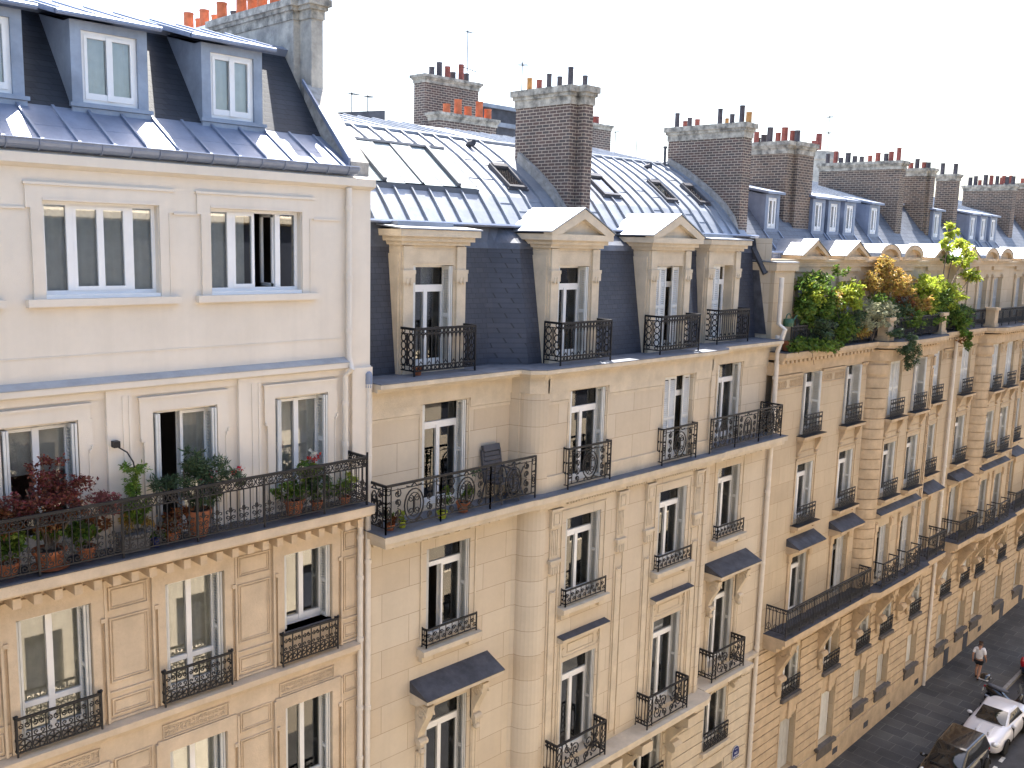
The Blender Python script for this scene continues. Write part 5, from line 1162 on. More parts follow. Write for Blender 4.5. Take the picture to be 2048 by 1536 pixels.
def stems(x, y, z, tops, r=.018, wob=.08):
    o = []
    for t in tops:
        p0, p1 = Vector((x, y, z)), Vector(t); pm = p0.lerp(p1, .5) + Vector((rnd.uniform(-wob, wob), rnd.uniform(-wob, wob), 0)); o.append(([p0, p0.lerp(pm, .5) + Vector((rnd.uniform(-.02, .02),) * 3), pm, pm.lerp(p1, .6), p1], r, r * .3))
    return o
ZB = 14.63; GP = 'potted plants on the long balcony'
plant('potted_maple', 'large dark red maple in a wide terracotta pot, left on the long balcony', 'potted tree', (5.0, -.36, ZB), stems(5.0, -.36, 14.85, [(4.7, -.4, 15.9), (5.2, -.3, 16.1), (4.95, -.35, 16.4), (5.45, -.4, 15.8)], .032),
      [((4.98, -.36, 16.18), (.26, .24, .20), 9, 45, .062, 'lmaple', .55, .3), ((5.15, -.42, 15.85), (.44, .3, .24), 20, 55, .062, 'lmaple', .55, .3), ((4.8, -.36, 15.62), (.42, .3, .22), 16, 50, .062, 'lmaple', .55, .3), ((5.3, -.36, 15.68), (.35, .28, .16), 12, 45, .06, 'lmaple2', .55, .3), ((5.05, -.4, 15.42), (.5, .28, .15), 12, 45, .062, 'lrust', .55, .3), ((5.0, -.36, 15.15), (.22, .2, .12), 5, 30, .1, 'lgreen', .5, .3)], (.24, .30), GP)
plant('potted_maple', 'rust red maple cut by the left edge of the picture', 'potted tree', (4.42, -.36, ZB), stems(4.42, -.36, 14.85, [(4.2, -.4, 15.6), (4.5, -.3, 15.5)], .025),
      [((4.38, -.4, 15.52), (.34, .28, .2), 14, 50, .062, 'lrust', .55, .3), ((4.3, -.36, 15.75), (.28, .25, .16), 9, 50, .06, 'lmaple2', .55, .3), ((4.4, -.38, 15.18), (.3, .26, .17), 11, 40, .13, 'lgreen', .6, .3)], (.16, .22), GP)
plant('potted_maple', 'small rosy leaved maple beside the grey planter', 'potted tree', (5.55, -.36, ZB), stems(5.55, -.36, 14.85, [(5.7, -.4, 15.5), (5.9, -.3, 15.5), (5.8, -.35, 15.7)], .018),
      [((5.83, -.38, 15.55), (.27, .25, .15), 14, 45, .055, 'lmaple2', .55, .3), ((5.95, -.38, 15.38), (.22, .2, .12), 8, 40, .055, 'lmaple2', .55, .3), ((5.72, -.36, 15.2), (.2, .2, .1), 5, 30, .09, 'lrust', .5, .2), ((5.55, -.36, 15.08), (.2, .18, .16), 9, 30, .12, 'lgreen', .6, .3)], (.15, .22), GP)
plant('potted_climber', 'bright green climber in the square grey planter below the hooked bracket', 'potted plant', (6.28, -.36, ZB), stems(6.28, -.36, 14.9, [(6.36, -.3, 16.0), (6.2, -.36, 15.6)], .012, .03),
      [((6.34, -.33, 15.98), (.16, .13, .09), 9, 35, .075, 'lbamboo', .3, .5), ((6.33, -.35, 15.68), (.11, .1, .24), 13, 40, .075, 'lbamboo', .3, .5), ((6.35, -.36, 15.32), (.2, .17, .22), 18, 50, .08, 'lbamboo', .32, .4), ((6.33, -.36, 15.1), (.24, .18, .18), 12, 40, .08, 'lgold', .32, .4), ((6.3, -.36, 15.2), (.22, .18, .22), 10, 40, .08, 'lgreen', .32, .4), ((6.45, -.35, 15.9), (.3, .12, .12), 3, 20, .06, 'lbamboo', .3, .3), ((6.15, -.35, 15.75), (.16, .12, .1), 3, 16, .06, 'lbamboo', .3, .3)], (.21, .28, 'greypot', True), GP)
plant('potted_oleander', 'wide grey green oleander in a tall terracotta pot before the open door', 'potted shrub', (7.42, -.34, ZB), stems(7.42, -.34, 14.9, [(6.75, -.4, 15.6), (7.2, -.3, 15.9), (7.45, -.35, 16.1), (7.8, -.3, 15.8), (8.1, -.4, 15.6)], .02),
      [((7.35, -.34, 15.98), (.18, .16, .2), 12, 40, .11, 'loleander', .2, -.3), ((7.6, -.34, 15.72), (.35, .25, .24), 17, 45, .11, 'loleander', .2, -.2), ((7.05, -.36, 15.6), (.40, .25, .17), 13, 45, .11, 'loleander', .2, -.2), ((8.0, -.36, 15.55), (.3, .24, .15), 10, 40, .11, 'loleander', .2, -.1), ((7.45, -.34, 15.35), (.3, .22, .2), 12, 45, .1, 'loleander', .22, 0), ((8.1, -.38, 15.62), (.2, .15, .1), 3, 8, .05, 'lflower', .6, 0), ((7.4, -.38, 15.6), (.5, .15, .15), 3, 7, .05, 'lmaple2', .6, 0)], (.22, .46), GP)
plant('potted_shrub', 'low rusty brown shrub between the grey planter and the oleander', 'potted shrub', (6.95, -.36, ZB), stems(6.95, -.36, 14.75, [(6.8, -.4, 15.0), (7.1, -.36, 15.1)], .01),
      [((6.95, -.38, 14.95), (.24, .2, .16), 14, 40, .08, 'lrust', .4, .2), ((7.08, -.38, 15.15), (.14, .14, .12), 6, 30, .08, 'lrust', .4, .2), ((6.75, -.36, 14.85), (.15, .14, .12), 5, 25, .08, 'lgreen', .4, .2)], (.13, .18), GP)
plant('potted_geranium', 'red flowered geranium in a terracotta pot under the right hand window', 'potted plant', (9.3, -.34, ZB), stems(9.3, -.34, 14.85, [(9.5, -.4, 15.4), (9.7, -.3, 15.5), (9.1, -.36, 15.2)], .01),
      [((9.62, -.36, 15.42), (.28, .2, .18), 15, 40, .075, 'lgreen', .6, .2), ((9.25, -.36, 15.12), (.3, .22, .17), 16, 40, .08, 'lgreen', .55, .2), ((9.75, -.36, 15.2), (.3, .22, .16), 13, 35, .08, 'loleander', .55, .2), ((9.68, -.36, 15.66), (.24, .16, .06), 6, 10, .05, 'lflower', .7, 0), ((9.62, -.36, 15.74), (.14, .1, .06), 4, 12, .05, 'lwhite', .7, 0), ((9.2, -.3, 15.0), (.2, .15, .1), 3, 8, .05, 'llime', .7, 0)], (.19, .30), GP)
plant('potted_plant', 'small plant in a little terracotta pot right of the geranium', 'potted plant', (9.78, -.36, ZB), stems(9.78, -.36, 14.75, [(9.8, -.4, 15.0)], .008), [((9.8, -.36, 14.98), (.2, .16, .14), 9, 32, .07, 'lgreen', .5, .2)], (.12, .18), GP)
plant('potted_plant', 'yellow green feathery plant at the right end of the long balcony', 'potted plant', (10.4, -.36, ZB), stems(10.4, -.36, 14.75, [(10.4, -.4, 15.1), (10.55, -.3, 15.15)], .008),
      [((10.38, -.38, 15.0), (.16, .14, .17), 10, 40, .07, 'lbamboo', .25, -.5), ((10.55, -.36, 15.12), (.12, .12, .1), 6, 30, .07, 'llime', .25, -.4), ((10.2, -.3, 14.95), (.16, .14, .16), 7, 30, .08, 'lgreen', .4, 0)], (.12, .16), GP)
T = thing('blue_pot', 'blue glazed pot on the floor between the planters', 'pot', (6.62, -.45, ZB), group=None); pot(T, 6.62, -.45, ZB, .07, .14, 'bluepot')
T = thing('saucer', 'terracotta saucer under the large red maple pot', 'saucer', (5.0, -.36, 14.62)); mb = MB(); mb.lathe((5.0, -.36, 14.626), [(.22, 0), (.29, .03), (.27, .03)], 16); mb.build('dish', 'terra', T)
Z5 = 13.90; GB = 'plants on the ornate balcony'
plant('potted_plant', 'small plant in a terracotta pot beside the dark garden chair', 'potted plant', (13.5, -.36, Z5), stems(13.5, -.36, 14.0, [(13.7, -.4, 14.5), (13.95, -.36, 14.85)], .008), [((13.6, -.36, 14.32), (.16, .14, .16), 7, 25, .08, 'lgreen', .5, .2), ((13.9, -.36, 14.72), (.14, .12, .12), 4, 18, .06, 'loleander', .5, 0)], (.15, .22), GB)
plant('potted_plant', 'little lime green pot plant near the left corner of the ornate balcony', 'potted plant', (11.8, -.4, Z5), stems(11.8, -.4, 14.0, [(11.8, -.4, 14.2)], .006), [((11.8, -.4, 14.15), (.12, .1, .08), 5, 25, .06, 'llime', .5, 0)], (.09, .13, 'lime'), GB)
plant('potted_plant', 'lime green pot plant in front of the glazed balcony door', 'potted plant', (12.85, -.42, Z5), stems(12.85, -.42, 14.0, [(12.9, -.4, 14.4)], .006), [((12.95, -.4, 14.35), (.16, .12, .17), 6, 25, .08, 'lgreen', .45, 0)], (.12, .15, 'lime'), GB)
plant('potted_plant', 'red leaved plant in the left corner of the ornate balcony', 'potted plant', (11.5, -.38, Z5), stems(11.5, -.38, 14.0, [(11.5, -.4, 14.2)], .006), [((11.5, -.38, 14.12), (.13, .12, .1), 6, 25, .07, 'lrust', .5, 0), ((11.45, -.38, 14.22), (.1, .1, .06), 3, 20, .07, 'lgreen', .5, 0)], (.1, .12), GB)
T = thing('terracotta_pot', 'small terracotta pot at the foot of the leftmost dormer rail', 'pot', (12.72, .28, 16.87)); pot(T, 12.72, .28, 16.87, .1, .17)
CH = thing('garden_chair', 'dark grey high backed garden chair behind the ornate railing', 'chair', (14.75, -.2, Z5))
def tilt(pts): return pts
mb = MB(); mb.profx([(-.02, 14.30), (-.50, 14.34), (-.50, 14.39), (-.02, 14.35)], 14.5, 15.05); mb.build('seat', 'plastic', CH)
mb = MB()
for i in range(7): mb.profx([(-.02 + .012 * i * 1.6, 14.36 + .105 * i), (.02 + .012 * i * 1.6, 14.36 + .105 * i), (.036 + .012 * i * 1.6, 14.45 + .105 * i), (-.004 + .012 * i * 1.6, 14.45 + .105 * i)], 14.5 + .008 * i, 15.05 - .008 * i)
for x in (14.48, 15.03): mb.prism([(x, -.02, 14.3), (x, .05, 14.3), (x, .17, 15.02), (x, .10, 15.02)], (.04, 0, 0))
mb.build('backrest', 'plastic', CH)
mb = MB(); mb.profx([(.06, 15.0), (.15, 14.98), (.18, 15.12), (.10, 15.14)], 14.52, 15.03); mb.build('headrest', 'plastic', CH)
for x in (14.49, 15.02):
    for ya, yb in ((-.48, -.55), (.0, .12)): mb = MB(); mb.tube([(x + .02, ya, 14.36), (x + .02, yb, Z5)], .02, 6); mb.build('leg', 'plastic', CH)
    mb = MB(); mb.tube([(x + .02, .06, 14.62), (x + .02, -.45, 14.60), (x + .02, -.5, 14.36)], .022, 6); mb.build('armrest', 'plastic', CH)
T = thing('folded_chair', 'dark folded chair leaning in the corner of the ornate balcony', 'chair', (15.2, -.1, Z5)); mb = MB()
for x in (15.08, 15.4): mb.tube([(x, -.35, Z5), (x, .02, 14.7)], .018, 5); mb.tube([(x + .03, .0, Z5), (x + .03, -.3, 14.6)], .018, 5)
mb.build('leg', 'plastic', T); mb = MB(); mb.prism([(15.08, -.28, 14.05), (15.4, -.28, 14.05), (15.4, -.08, 14.5), (15.08, -.08, 14.5)], (0, .03, .0)); mb.build('seat', 'plastic', T)
# overgrown terrace of the stone terrace building
GT = 'shrubs on the overgrown roof terrace'; ZT = 16.47
def shrub(label, base, blobs, tops, cat='shrub', name='shrub', sr=.03): return plant(name, label, cat, base, stems(*base, tops, sr), blobs, None, GT)
shrub('tall dark green shrub at the left end of the overgrown terrace', (29.4, -.1, ZT), [((29.3, -.1, 18.45), (.9, .45, .5), 34, 48, .15, 'lgreen', .45, .2), ((29.0, -.15, 17.7), (.75, .45, .6), 30, 48, .15, 'lgreen', .45, .2), ((29.9, -.1, 17.9), (.75, .45, .75), 30, 48, .15, 'lgreen', .45, .2), ((29.0, -.3, 18.2), (.6, .3, .45), 11, 30, .13, 'llime', .5, .2), ((29.4, -.2, 17.0), (.9, .45, .5), 26, 45, .15, 'loleander', .45, .2), ((30.3, -.3, 18.0), (.35, .3, .35), 6, 30, .13, 'lgold', .5, .2)], [(29.2, -.1, 18.5), (29.8, -.1, 18.3), (28.8, -.1, 17.8)])
shrub('pale yellow green shrub beside the tall dark green one', (31.4, -.05, ZT), [((31.6, -.1, 18.35), (.75, .4, .35), 24, 45, .14, 'llime', .5, .2), ((31.9, -.1, 17.95), (.5, .4, .4), 14, 40, .14, 'llime', .5, .2), ((31.0, -.1, 17.2), (.7, .4, .5), 20, 45, .15, 'lgreen', .45, .2), ((31.0, -.05, 19.05), (.25, .25, .3), 5, 28, .12, 'lgreen', .5, 0)], [(31.6, -.1, 18.3), (31, -.1, 17.6)])
shrub('bushy grey green shrub below the pale one', (32.0, -.15, ZT), [((32.1, -.15, 17.1), (.9, .4, .5), 30, 46, .15, 'loleander', .4, .2), ((31.3, -.2, 16.9), (.6, .35, .35), 15, 42, .14, 'lgreen', .45, .3), ((32.6, -.2, 16.9), (.5, .35, .35), 12, 42, .14, 'lgold', .45, .3)], [(32.2, -.1, 17.3)])
shrub('cream variegated shrub leaning over the stone pier', (33.6, -.25, ZT), [((33.6, -.3, 17.6), (1.1, .45, .32), 34, 46, .13, 'lpale', .35, .1), ((33.1, -.35, 17.2), (.7, .4, .3), 18, 42, .13, 'lpale', .35, .2), ((34.5, -.3, 17.55), (.8, .4, .4), 22, 45, .14, 'loleander', .35, .1), ((33.8, -.3, 17.95), (.8, .4, .25), 12, 40, .14, 'lgreen', .4, .1), ((34.3, -.45, 17.15), (.6, .3, .25), 9, 40, .13, 'lpale', .35, .2)], [(33.3, -.2, 17.5), (34.4, -.2, 17.6)])
shrub('tall golden brown shrub in the middle of the overgrown terrace', (35.2, -.05, ZT), [((34.7, -.05, 19.15), (.75, .4, .45), 24, 45, .13, 'lgold', .45, .2), ((35.2, -.05, 18.5), (1.3, .45, .45), 38, 46, .13, 'lgold', .45, .2), ((33.9, -.05, 18.6), (.55, .4, .4), 14, 40, .13, 'lgold', .45, .2), ((36.2, -.1, 18.4), (.8, .4, .5), 22, 44, .13, 'lgold', .45, .2), ((36.3, -.1, 17.6), (.9, .4, .55), 24, 44, .13, 'lrust', .45, .2)], [(34.7, 0, 19.2), (35.4, 0, 18.6), (36.2, 0, 18.4)])
shrub('mixed green and rusty shrub right of the stone pier', (36.6, -.2, ZT), [((36.8, -.25, 17.1), (1.2, .45, .55), 36, 46, .15, 'lgreen', .45, .2), ((36.2, -.25, 17.4), (.8, .4, .4), 18, 44, .14, 'loleander', .4, .2), ((37.6, -.25, 17.7), (.6, .4, .4), 14, 44, .14, 'lgold', .45, .2)], [(36.8, -.2, 17.3), (36, -.2, 17.2)])
shrub('large bright green shrub at the right of the overgrown terrace', (39.4, -.15, ZT), [((38.7, -.1, 18.4), (.95, .45, .55), 34, 46, .15, 'llime', .45, .2), ((39.4, -.15, 17.8), (1.1, .45, .6), 38, 48, .15, 'lgreen', .45, .2), ((40.6, -.15, 17.9), (.9, .45, .5), 26, 46, .15, 'llime', .45, .2), ((39.0, -.2, 17.0), (1.2, .45, .45), 34, 46, .15, 'lgreen', .45, .2), ((38.4, -.2, 17.7), (.7, .4, .5), 18, 45, .14, 'llime', .45, .2)], [(38.8, -.1, 18.3), (39.6, -.1, 18), (40.6, -.1, 17.9)])
shrub('dense dark green shrub at the right end of the greenery', (41.6, -.2, ZT), [((41.6, -.2, 17.2), (1.0, .45, .55), 34, 46, .15, 'lgreen', .45, .2), ((42.4, -.25, 17.0), (.7, .4, .5), 18, 44, .15, 'loleander', .45, .2), ((41.3, -.3, 17.8), (.5, .35, .35), 8, 40, .14, 'llime', .45, .2)], [(41.6, -.2, 17.4), (42.3, -.2, 17.1)])
shrub('slender young tree with lime leaves rising above the gables', (39.6, -.1, ZT), [((40.55, -.1, 20.6), (.32, .3, .28), 7, 34, .16, 'llime', .6, .4), ((40.0, -.1, 20.2), (.22, .2, .3), 4, 30, .16, 'llime', .6, .4), ((41.3, -.1, 20.05), (.6, .35, .32), 10, 36, .16, 'llime', .6, .4), ((42.7, -.1, 19.85), (.4, .3, .35), 7, 34, .16, 'llime', .6, .4), ((42.4, -.1, 19.35), (.6, .3, .2), 8, 34, .16, 'llime', .6, .4), ((43.4, -.1, 18.75), (.75, .3, .25), 11, 36, .16, 'llime', .6, .4), ((40.9, -.1, 19.45), (.4, .3, .2), 5, 30, .16, 'lgreen', .6, .4), ((42.2, -.1, 18.5), (.9, .3, .3), 4, 10, .09, 'lpale', .4, .3)],
      [(40.4, -.1, 20.5), (42.6, -.1, 19.8), (43.5, -.1, 18.8), (41.2, -.1, 20.0)], 'tree', 'young_tree', .035)
def hang(label, base, blobs): return plant('trailing_plant', label, 'trailing plant', base, [([(base[0], base[1], base[2]), (base[0] + .1, base[1] - .2, base[2] - .1), (base[0] + .2, base[1] - .25, base[2] - .5)], .015, .008)], blobs, None, GT)
hang('low spreading green plant hanging over the left end of the cornice', (28.4, -.35, 16.5), [((28.2, -.4, 16.68), (.85, .25, .2), 20, 44, .14, 'lgreen', .5, .4), ((29.5, -.45, 16.6), (.9, .22, .16), 18, 44, .14, 'lbamboo', .5, .4), ((30.3, -.48, 16.5), (.4, .15, .2), 6, 36, .12, 'lgreen', .5, .5)])
hang('blue green plant trailing over the cornice below the stone pier', (34.9, -.7, 16.6), [((35.0, -1.0, 16.4), (.55, .25, .4), 18, 44, .13, 'loleander', .35, .7), ((35.4, -1.05, 15.85), (.4, .22, .5), 16, 44, .12, 'loleander', .3, .8), ((34.3, -.8, 16.75), (.5, .3, .2), 9, 40, .13, 'loleander', .35, .4)])
hang('bright green plant spilling over the cornice at the right end', (41.8, -.4, 16.6), [((41.8, -.5, 16.7), (.5, .25, .45), 16, 44, .14, 'lbamboo', .5, .5), ((42.2, -.55, 16.1), (.4, .22, .4), 11, 40, .13, 'lgreen', .5, .6), ((41.7, -.5, 16.0), (.4, .15, .12), 3, 18, .11, 'lrust', .5, .3)])
for x, l in ((27.75, 'small terracotta pot left of the greenery on the far terrace'), (30.0, 'terracotta pot half hidden in the greenery on the far terrace')):
    T = thing('terracotta_pot', l, 'pot', (x, -.05, ZT)); pot(T, x, -.05, ZT, .18, .3)
T = thing('watering_can', 'dark green watering can with a hooped handle on the far terrace', 'watering can', (27.5, .0, 17.26)); mb = MB(); mb.lathe((27.5, -.18, 17.27), [(.16, 0), (.18, .12), (.15, .24)], 12); mb.build('body', 'signgreen', T); mb = MB(); mb.tube([(27.5 - .18 * math.cos(a), -.18, 17.45 + .22 * math.sin(a)) for a in [PI * k / 8 for k in range(9)]], .02, 5); mb.build('handle', 'signgreen', T); mb = MB(); mb.tube([(27.65, -.18, 17.35), (28.0, -.2, 17.6)], .025, 6); mb.build('spout', 'signgreen', T)

# ================================================================ vehicles and the walker
def subsurf(o, n=2):
    m = o.modifiers.new('Subdivision', 'SUBSURF'); m.levels = n; m.render_levels = n; o.data.polygons.foreach_set('use_smooth', [True] * len(o.data.polygons)); return o
def loft(mb, secs):
    rings = []
    for x, hw, zb, zs, zt, ht in secs:
        h = [(0, zb), (hw * .8, zb), (hw * .97, zb + .10), (hw, zb + (zs - zb) * .55), (hw * .97, zs), (ht, zt), (ht * .5, zt + .012)]
        rings.append([(x, y, z) for y, z in h] + [(x, 0, zt + .016)] + [(x, -y, z) for y, z in h[::-1][:-1]])
    n = len(rings[0]); v = [p for r in rings for p in r]
    f = [(i * n + k, (i + 1) * n + k, (i + 1) * n + (k + 1) % n, i * n + (k + 1) % n) for i in range(len(rings) - 1) for k in range(n)]
    mb.add(v, f + [tuple(range(n)), tuple(range((len(rings) - 1) * n, len(rings) * n))[::-1]])
def ellipse(mb, c, r, n=10):
    mb.add(*[(lambda V, F: (V, F))([(c[0] + r[0] * math.sin(PI * (i + .01) / 6.02) * math.cos(2 * PI * k / n), c[1] + r[1] * math.sin(PI * (i + .01) / 6.02) * math.sin(2 * PI * k / n), c[2] + r[2] * math.cos(PI * (i + .01) / 6.02)) for i in range(7) for k in range(n)],
        [(i * n + k, (i + 1) * n + k, (i + 1) * n + (k + 1) % n, i * n + (k + 1) % n) for i in range(6) for k in range(n)])][0])
def panel(mb, P, mx=.06, my=.06, off=.008, th=.006):
    P = [Vector(p) for p in P]; nrm = (P[1] - P[0]).cross(P[3] - P[0]).normalized()
    b = lambda s, t: (P[0] * (1 - s) + P[1] * s) * (1 - t) + (P[3] * (1 - s) + P[2] * s) * t
    n = 5; rows = [[b(mx + (1 - 2 * mx) * i / n, my + (1 - 2 * my) * j / n) + nrm * (off + .03 * math.sin(PI * i / n) * math.sin(PI * j / n)) for i in range(n + 1)] for j in range(n + 1)]
    mb.grid(rows)
def wheel(par, x, y, r, sg):
    mb = MB(); mb.lathe((x, y, r), [(r * .62, -.1), (r * .9, -.1), (r, -.06), (r, .06), (r * .9, .1), (r * .62, .1)], 22, 'y'); o = mb.build('wheel', 'rubber', par, local=True, smooth='auto')
    mb = MB(); yy = sg * .085; mb.lathe((x, y + yy, r), [(r * .64, -.02 * sg), (r * .62, .02 * sg), (r * .56, .012 * sg), (.05, .018 * sg)], 18, 'y')
    rim = mb.build('rim', 'rim', o); rim.location = Vector(((x), y + yy, r)) * 0 + Vector((0, sg * .085 - 0, 0)) if 0 else rim.location
    return o
def car(name, label, loc, rz, paint, secs, cab, whl, extra, roofm=None):
    T = thing(name, label, 'car', loc, rz, group='cars parked along the kerb'); a = .0335 if abs(rz) > 1 else -.0335; T.rotation_euler = (0, a, rz)
    mb = MB(); loft(mb, secs); subsurf(mb.build('body', paint, T, local=True))
    xf, xr, hb, zb, xf2, xr2, ht, zt = cab
    B4 = [(xf, hb * .86, zb), (xf, -hb * .86, zb), (xr, -hb, zb), (xr, hb, zb)]; T4 = [(xf2, ht * .92, zt - .02), (xf2, -ht * .92, zt - .02), (xr2, -ht, zt), (xr2, ht, zt)]
    mb = MB(); mb.add(B4 + T4, [(0, 1, 5, 4), (1, 2, 6, 5), (2, 3, 7, 6), (3, 0, 4, 7), (4, 5, 6, 7)]); o = mb.build('cabin', roofm or paint, T, local=True); bv = o.modifiers.new('Bevel', 'BEVEL'); bv.width = .09; bv.segments = 4; o.data.polygons.foreach_set('use_smooth', [True] * len(o.data.polygons))
    def gl(nm, P, mx, my):
        mb = MB(); panel(mb, P, mx, my); mb.build(nm, 'carglass', T, local=True, smooth=True)
    gl('windscreen', [B4[1], B4[0], T4[0], T4[1]][::-1][::-1], .05, .07); gl('rear_window', [B4[3], B4[2], T4[2], T4[3]], .1, .16)
    gl('side_window', [B4[0], B4[3], T4[3], T4[0]], .09, .12); gl('side_window', [B4[2], B4[1], T4[1], T4[2]], .09, .12)
    for x, hw in whl[0]:
        for s in (-1, 1): wheel(T, x, s * (hw - .1), whl[1], s)
    for x, hw in whl[0]:
        for s in (-1, 1):
            mb = MB(); r = whl[1] + .035; mb.tube([(x + r * math.cos(t), s * (hw + .004), whl[1] + r * math.sin(t)) for t in [PI * k / 10 for k in range(11)]], .03, 5); mb.build('wheel_arch', 'rubber', T, local=True)
    for s in (-1, 1):
        mb = MB(); ellipse(mb, (xf - .22, s * (hb + .09), zb + .06), (.07, .11, .07)); mb.build('mirror', paint, T, local=True, smooth=True)
    for nm, m, pr in extra:
        mb = MB()
        for p in pr:
            if len(p) == 2: ellipse(mb, *p)
            else: mb.box(*p)
        mb.build(nm, m, T, local=True, smooth=(len(pr[0]) == 2))
    return T
xw = 40.33
car('parked_roadster', 'white two seat hardtop roadster parked nose to nose with the black hatchback', (xw, -3.80, gz(xw) - .13), PI, 'silver',
    [(2.02, .45, .30, .50, .56, .30), (1.95, .72, .20, .56, .64, .5), (1.6, .82, .17, .66, .76, .60), (1.0, .86, .17, .74, .87, .66), (.55, .86, .17, .78, .92, .68), (-.6, .86, .17, .82, .92, .7), (-1.2, .86, .18, .84, .96, .70), (-1.75, .80, .22, .80, .93, .66), (-1.98, .66, .30, .68, .82, .5)],
    (.72, -1.15, .76, .88, .02, -.72, .58, 1.29), ([(1.22, .86), (-1.15, .87)], .31),
    [('headlight', 'lamp', [((1.84, s * .6, .60), (.15, .16, .09)) for s in (-1, 1)][:1]), ('headlight', 'lamp', [((1.84, .6, .60), (.15, .16, .09))]), ('grille', 'rubber', [((1.97, 0, .52), (.06, .30, .07))]), ('bumper_strip', 'rubber', [(1.93, 2.025, -.5, .5, .30, .36)]), ('licence_plate', 'white', [(2.02, 2.035, -.26, .26, .37, .46)]), ('bonnet_rib', 'silver', [(.75, 1.6, -.26, -.20, .78, .905)]), ('bonnet_rib', 'silver', [(.75, 1.6, .20, .26, .78, .905)]), ('wiper', 'rubber', [(.74, .78, -.5, .5, .93, .95)]), ('door_line', 'rubber', [(.45, .458, -.868, .868, .3, .85)]), ('door_line', 'rubber', [(-.75, -.742, -.868, .868, .3, .85)]), ('tail_light', 'redlamp', [(-1.97, -1.9, -.7, .7, .62, .72)])])
xk = 36.05
car('parked_hatchback', 'small black hatchback parked at the bottom edge of the picture', (xk, -3.72, gz(xk) - .13), PI, 'blackcar',
    [(1.80, .45, .30, .5, .58, .3), (1.72, .72, .2, .62, .72, .52), (1.4, .82, .17, .74, .86, .62), (.9, .84, .17, .82, .97, .68), (.3, .84, .17, .84, 1.0, .70), (-1.0, .84, .17, .88, 1.0, .70), (-1.55, .80, .2, .86, .98, .66), (-1.78, .68, .3, .74, .86, .55)],
    (1.12, -1.70, .76, .92, .30, -1.40, .62, 1.50), ([(1.12, .84), (-1.12, .85)], .30),
    [('headlight', 'lamp', [((1.5, -.62, .70), (.2, .11, .12))]), ('headlight', 'lamp', [((1.5, .62, .70), (.2, .11, .12))]), ('grille', 'rubber', [(1.76, 1.81, -.4, .4, .34, .46)]), ('tail_light', 'redlamp', [((-1.68, -.64, .82), (.08, .10, .16))]), ('tail_light', 'redlamp', [((-1.68, .64, .82), (.08, .10, .16))]), ('licence_plate', 'white', [(1.8, 1.815, -.26, .26, .48, .57)]), ('wiper', 'rubber', [(1.1, 1.14, -.5, .5, .96, .985)]), ('door_line', 'rubber', [(.62, .628, -.846, .846, .3, .9)]), ('door_line', 'rubber', [(-.55, -.542, -.846, .846, .3, .9)])], 'blackcar')
xb = 48.3
car('parked_car', 'dark navy car with red tail lights at the right edge of the picture', (xb, -3.75, gz(xb) - .13), 0, 'bluecar',
    [(2.0, .5, .3, .5, .58, .3), (1.9, .76, .2, .62, .72, .5), (1.3, .85, .17, .76, .88, .64), (.6, .87, .17, .84, .98, .70), (-1.2, .87, .17, .90, 1.02, .72), (-1.85, .84, .2, .9, 1.02, .70), (-2.08, .74, .32, .78, .92, .6)],
    (1.1, -1.95, .78, .94, .4, -1.55, .64, 1.52), ([(1.3, .87), (-1.25, .88)], .32),
    [('tail_light', 'redlamp', [((-1.98, -.72, .88), (.12, .12, .26))]), ('tail_light', 'redlamp', [((-1.98, .72, .88), (.12, .12, .26))]), ('licence_plate', 'white', [(-2.11, -2.09, -.26, .26, .58, .68)]), ('bumper_strip', 'rubber', [(-2.12, -2.0, -.7, .7, .36, .44)])])
# scooter, its tail against the kerb
sx, sy = 43.0, -3.45; S_ = thing('motor_scooter', 'black motor scooter with a grey banded top case, parked square to the kerb', 'scooter', (sx, sy, gz(sx) - .13), -PI / 2)
for x in (.72, -.68):
    mb = MB(); mb.lathe((x, 0, .27), [(.16, -.055), (.24, -.06), (.27, -.02), (.27, .02), (.24, .06), (.16, .055)], 18, 'y'); w_ = mb.build('wheel', 'rubber', S_, local=True, smooth='auto'); mb = MB(); mb.lathe((x, 0, .27), [(.16, -.05), (.15, .05), (.03, .06)], 12, 'y'); r_ = mb.build('rim', 'rim', w_, local=True); r_.location = (0, 0, .11)
mb = MB(); loft(mb, [(.62, .10, .42, .6, .75, .06), (.48, .20, .32, .7, .95, .12), (.36, .19, .28, .45, .5, .12), (.05, .19, .22, .36, .40, .14), (-.25, .20, .26, .6, .72, .14), (-.65, .19, .42, .7, .78, .12), (-.95, .12, .62, .76, .82, .08)]); subsurf(mb.build('body', 'blackcar', S_, local=True))
mb = MB(); loft(mb, [(.02, .12, .70, .76, .80, .09), (-.3, .15, .72, .80, .84, .11), (-.7, .14, .76, .86, .90, .10), (-.85, .10, .78, .85, .89, .07)]); subsurf(mb.build('seat', 'plastic', S_, local=True))
mb = MB(); loft(mb, [(-.78, .16, .96, 1.10, 1.22, .12), (-.86, .22, .94, 1.10, 1.27, .16), (-1.08, .23, .94, 1.10, 1.27, .16), (-1.2, .17, .96, 1.10, 1.22, .12)]); tc = subsurf(mb.build('top_case', 'blackcar', S_, local=True)); mb = MB(); mb.box(-1.19, -.80, -.225, .225, 1.04, 1.085); bd = mb.build('band', 'bandgrey', tc, local=True); bd.location = bd.location - tc.location
mb = MB(); ellipse(mb, (-.96, 0, .74), (.05, .11, .05)); mb.build('tail_light', 'redlamp', S_, local=True, smooth=True)
mb = MB(); mb.tube([(.46, -.34, 1.0), (.5, -.1, 1.04), (.5, .1, 1.04), (.46, .34, 1.0)], .018, 6); mb.build('handlebar', 'iron', S_, local=True)
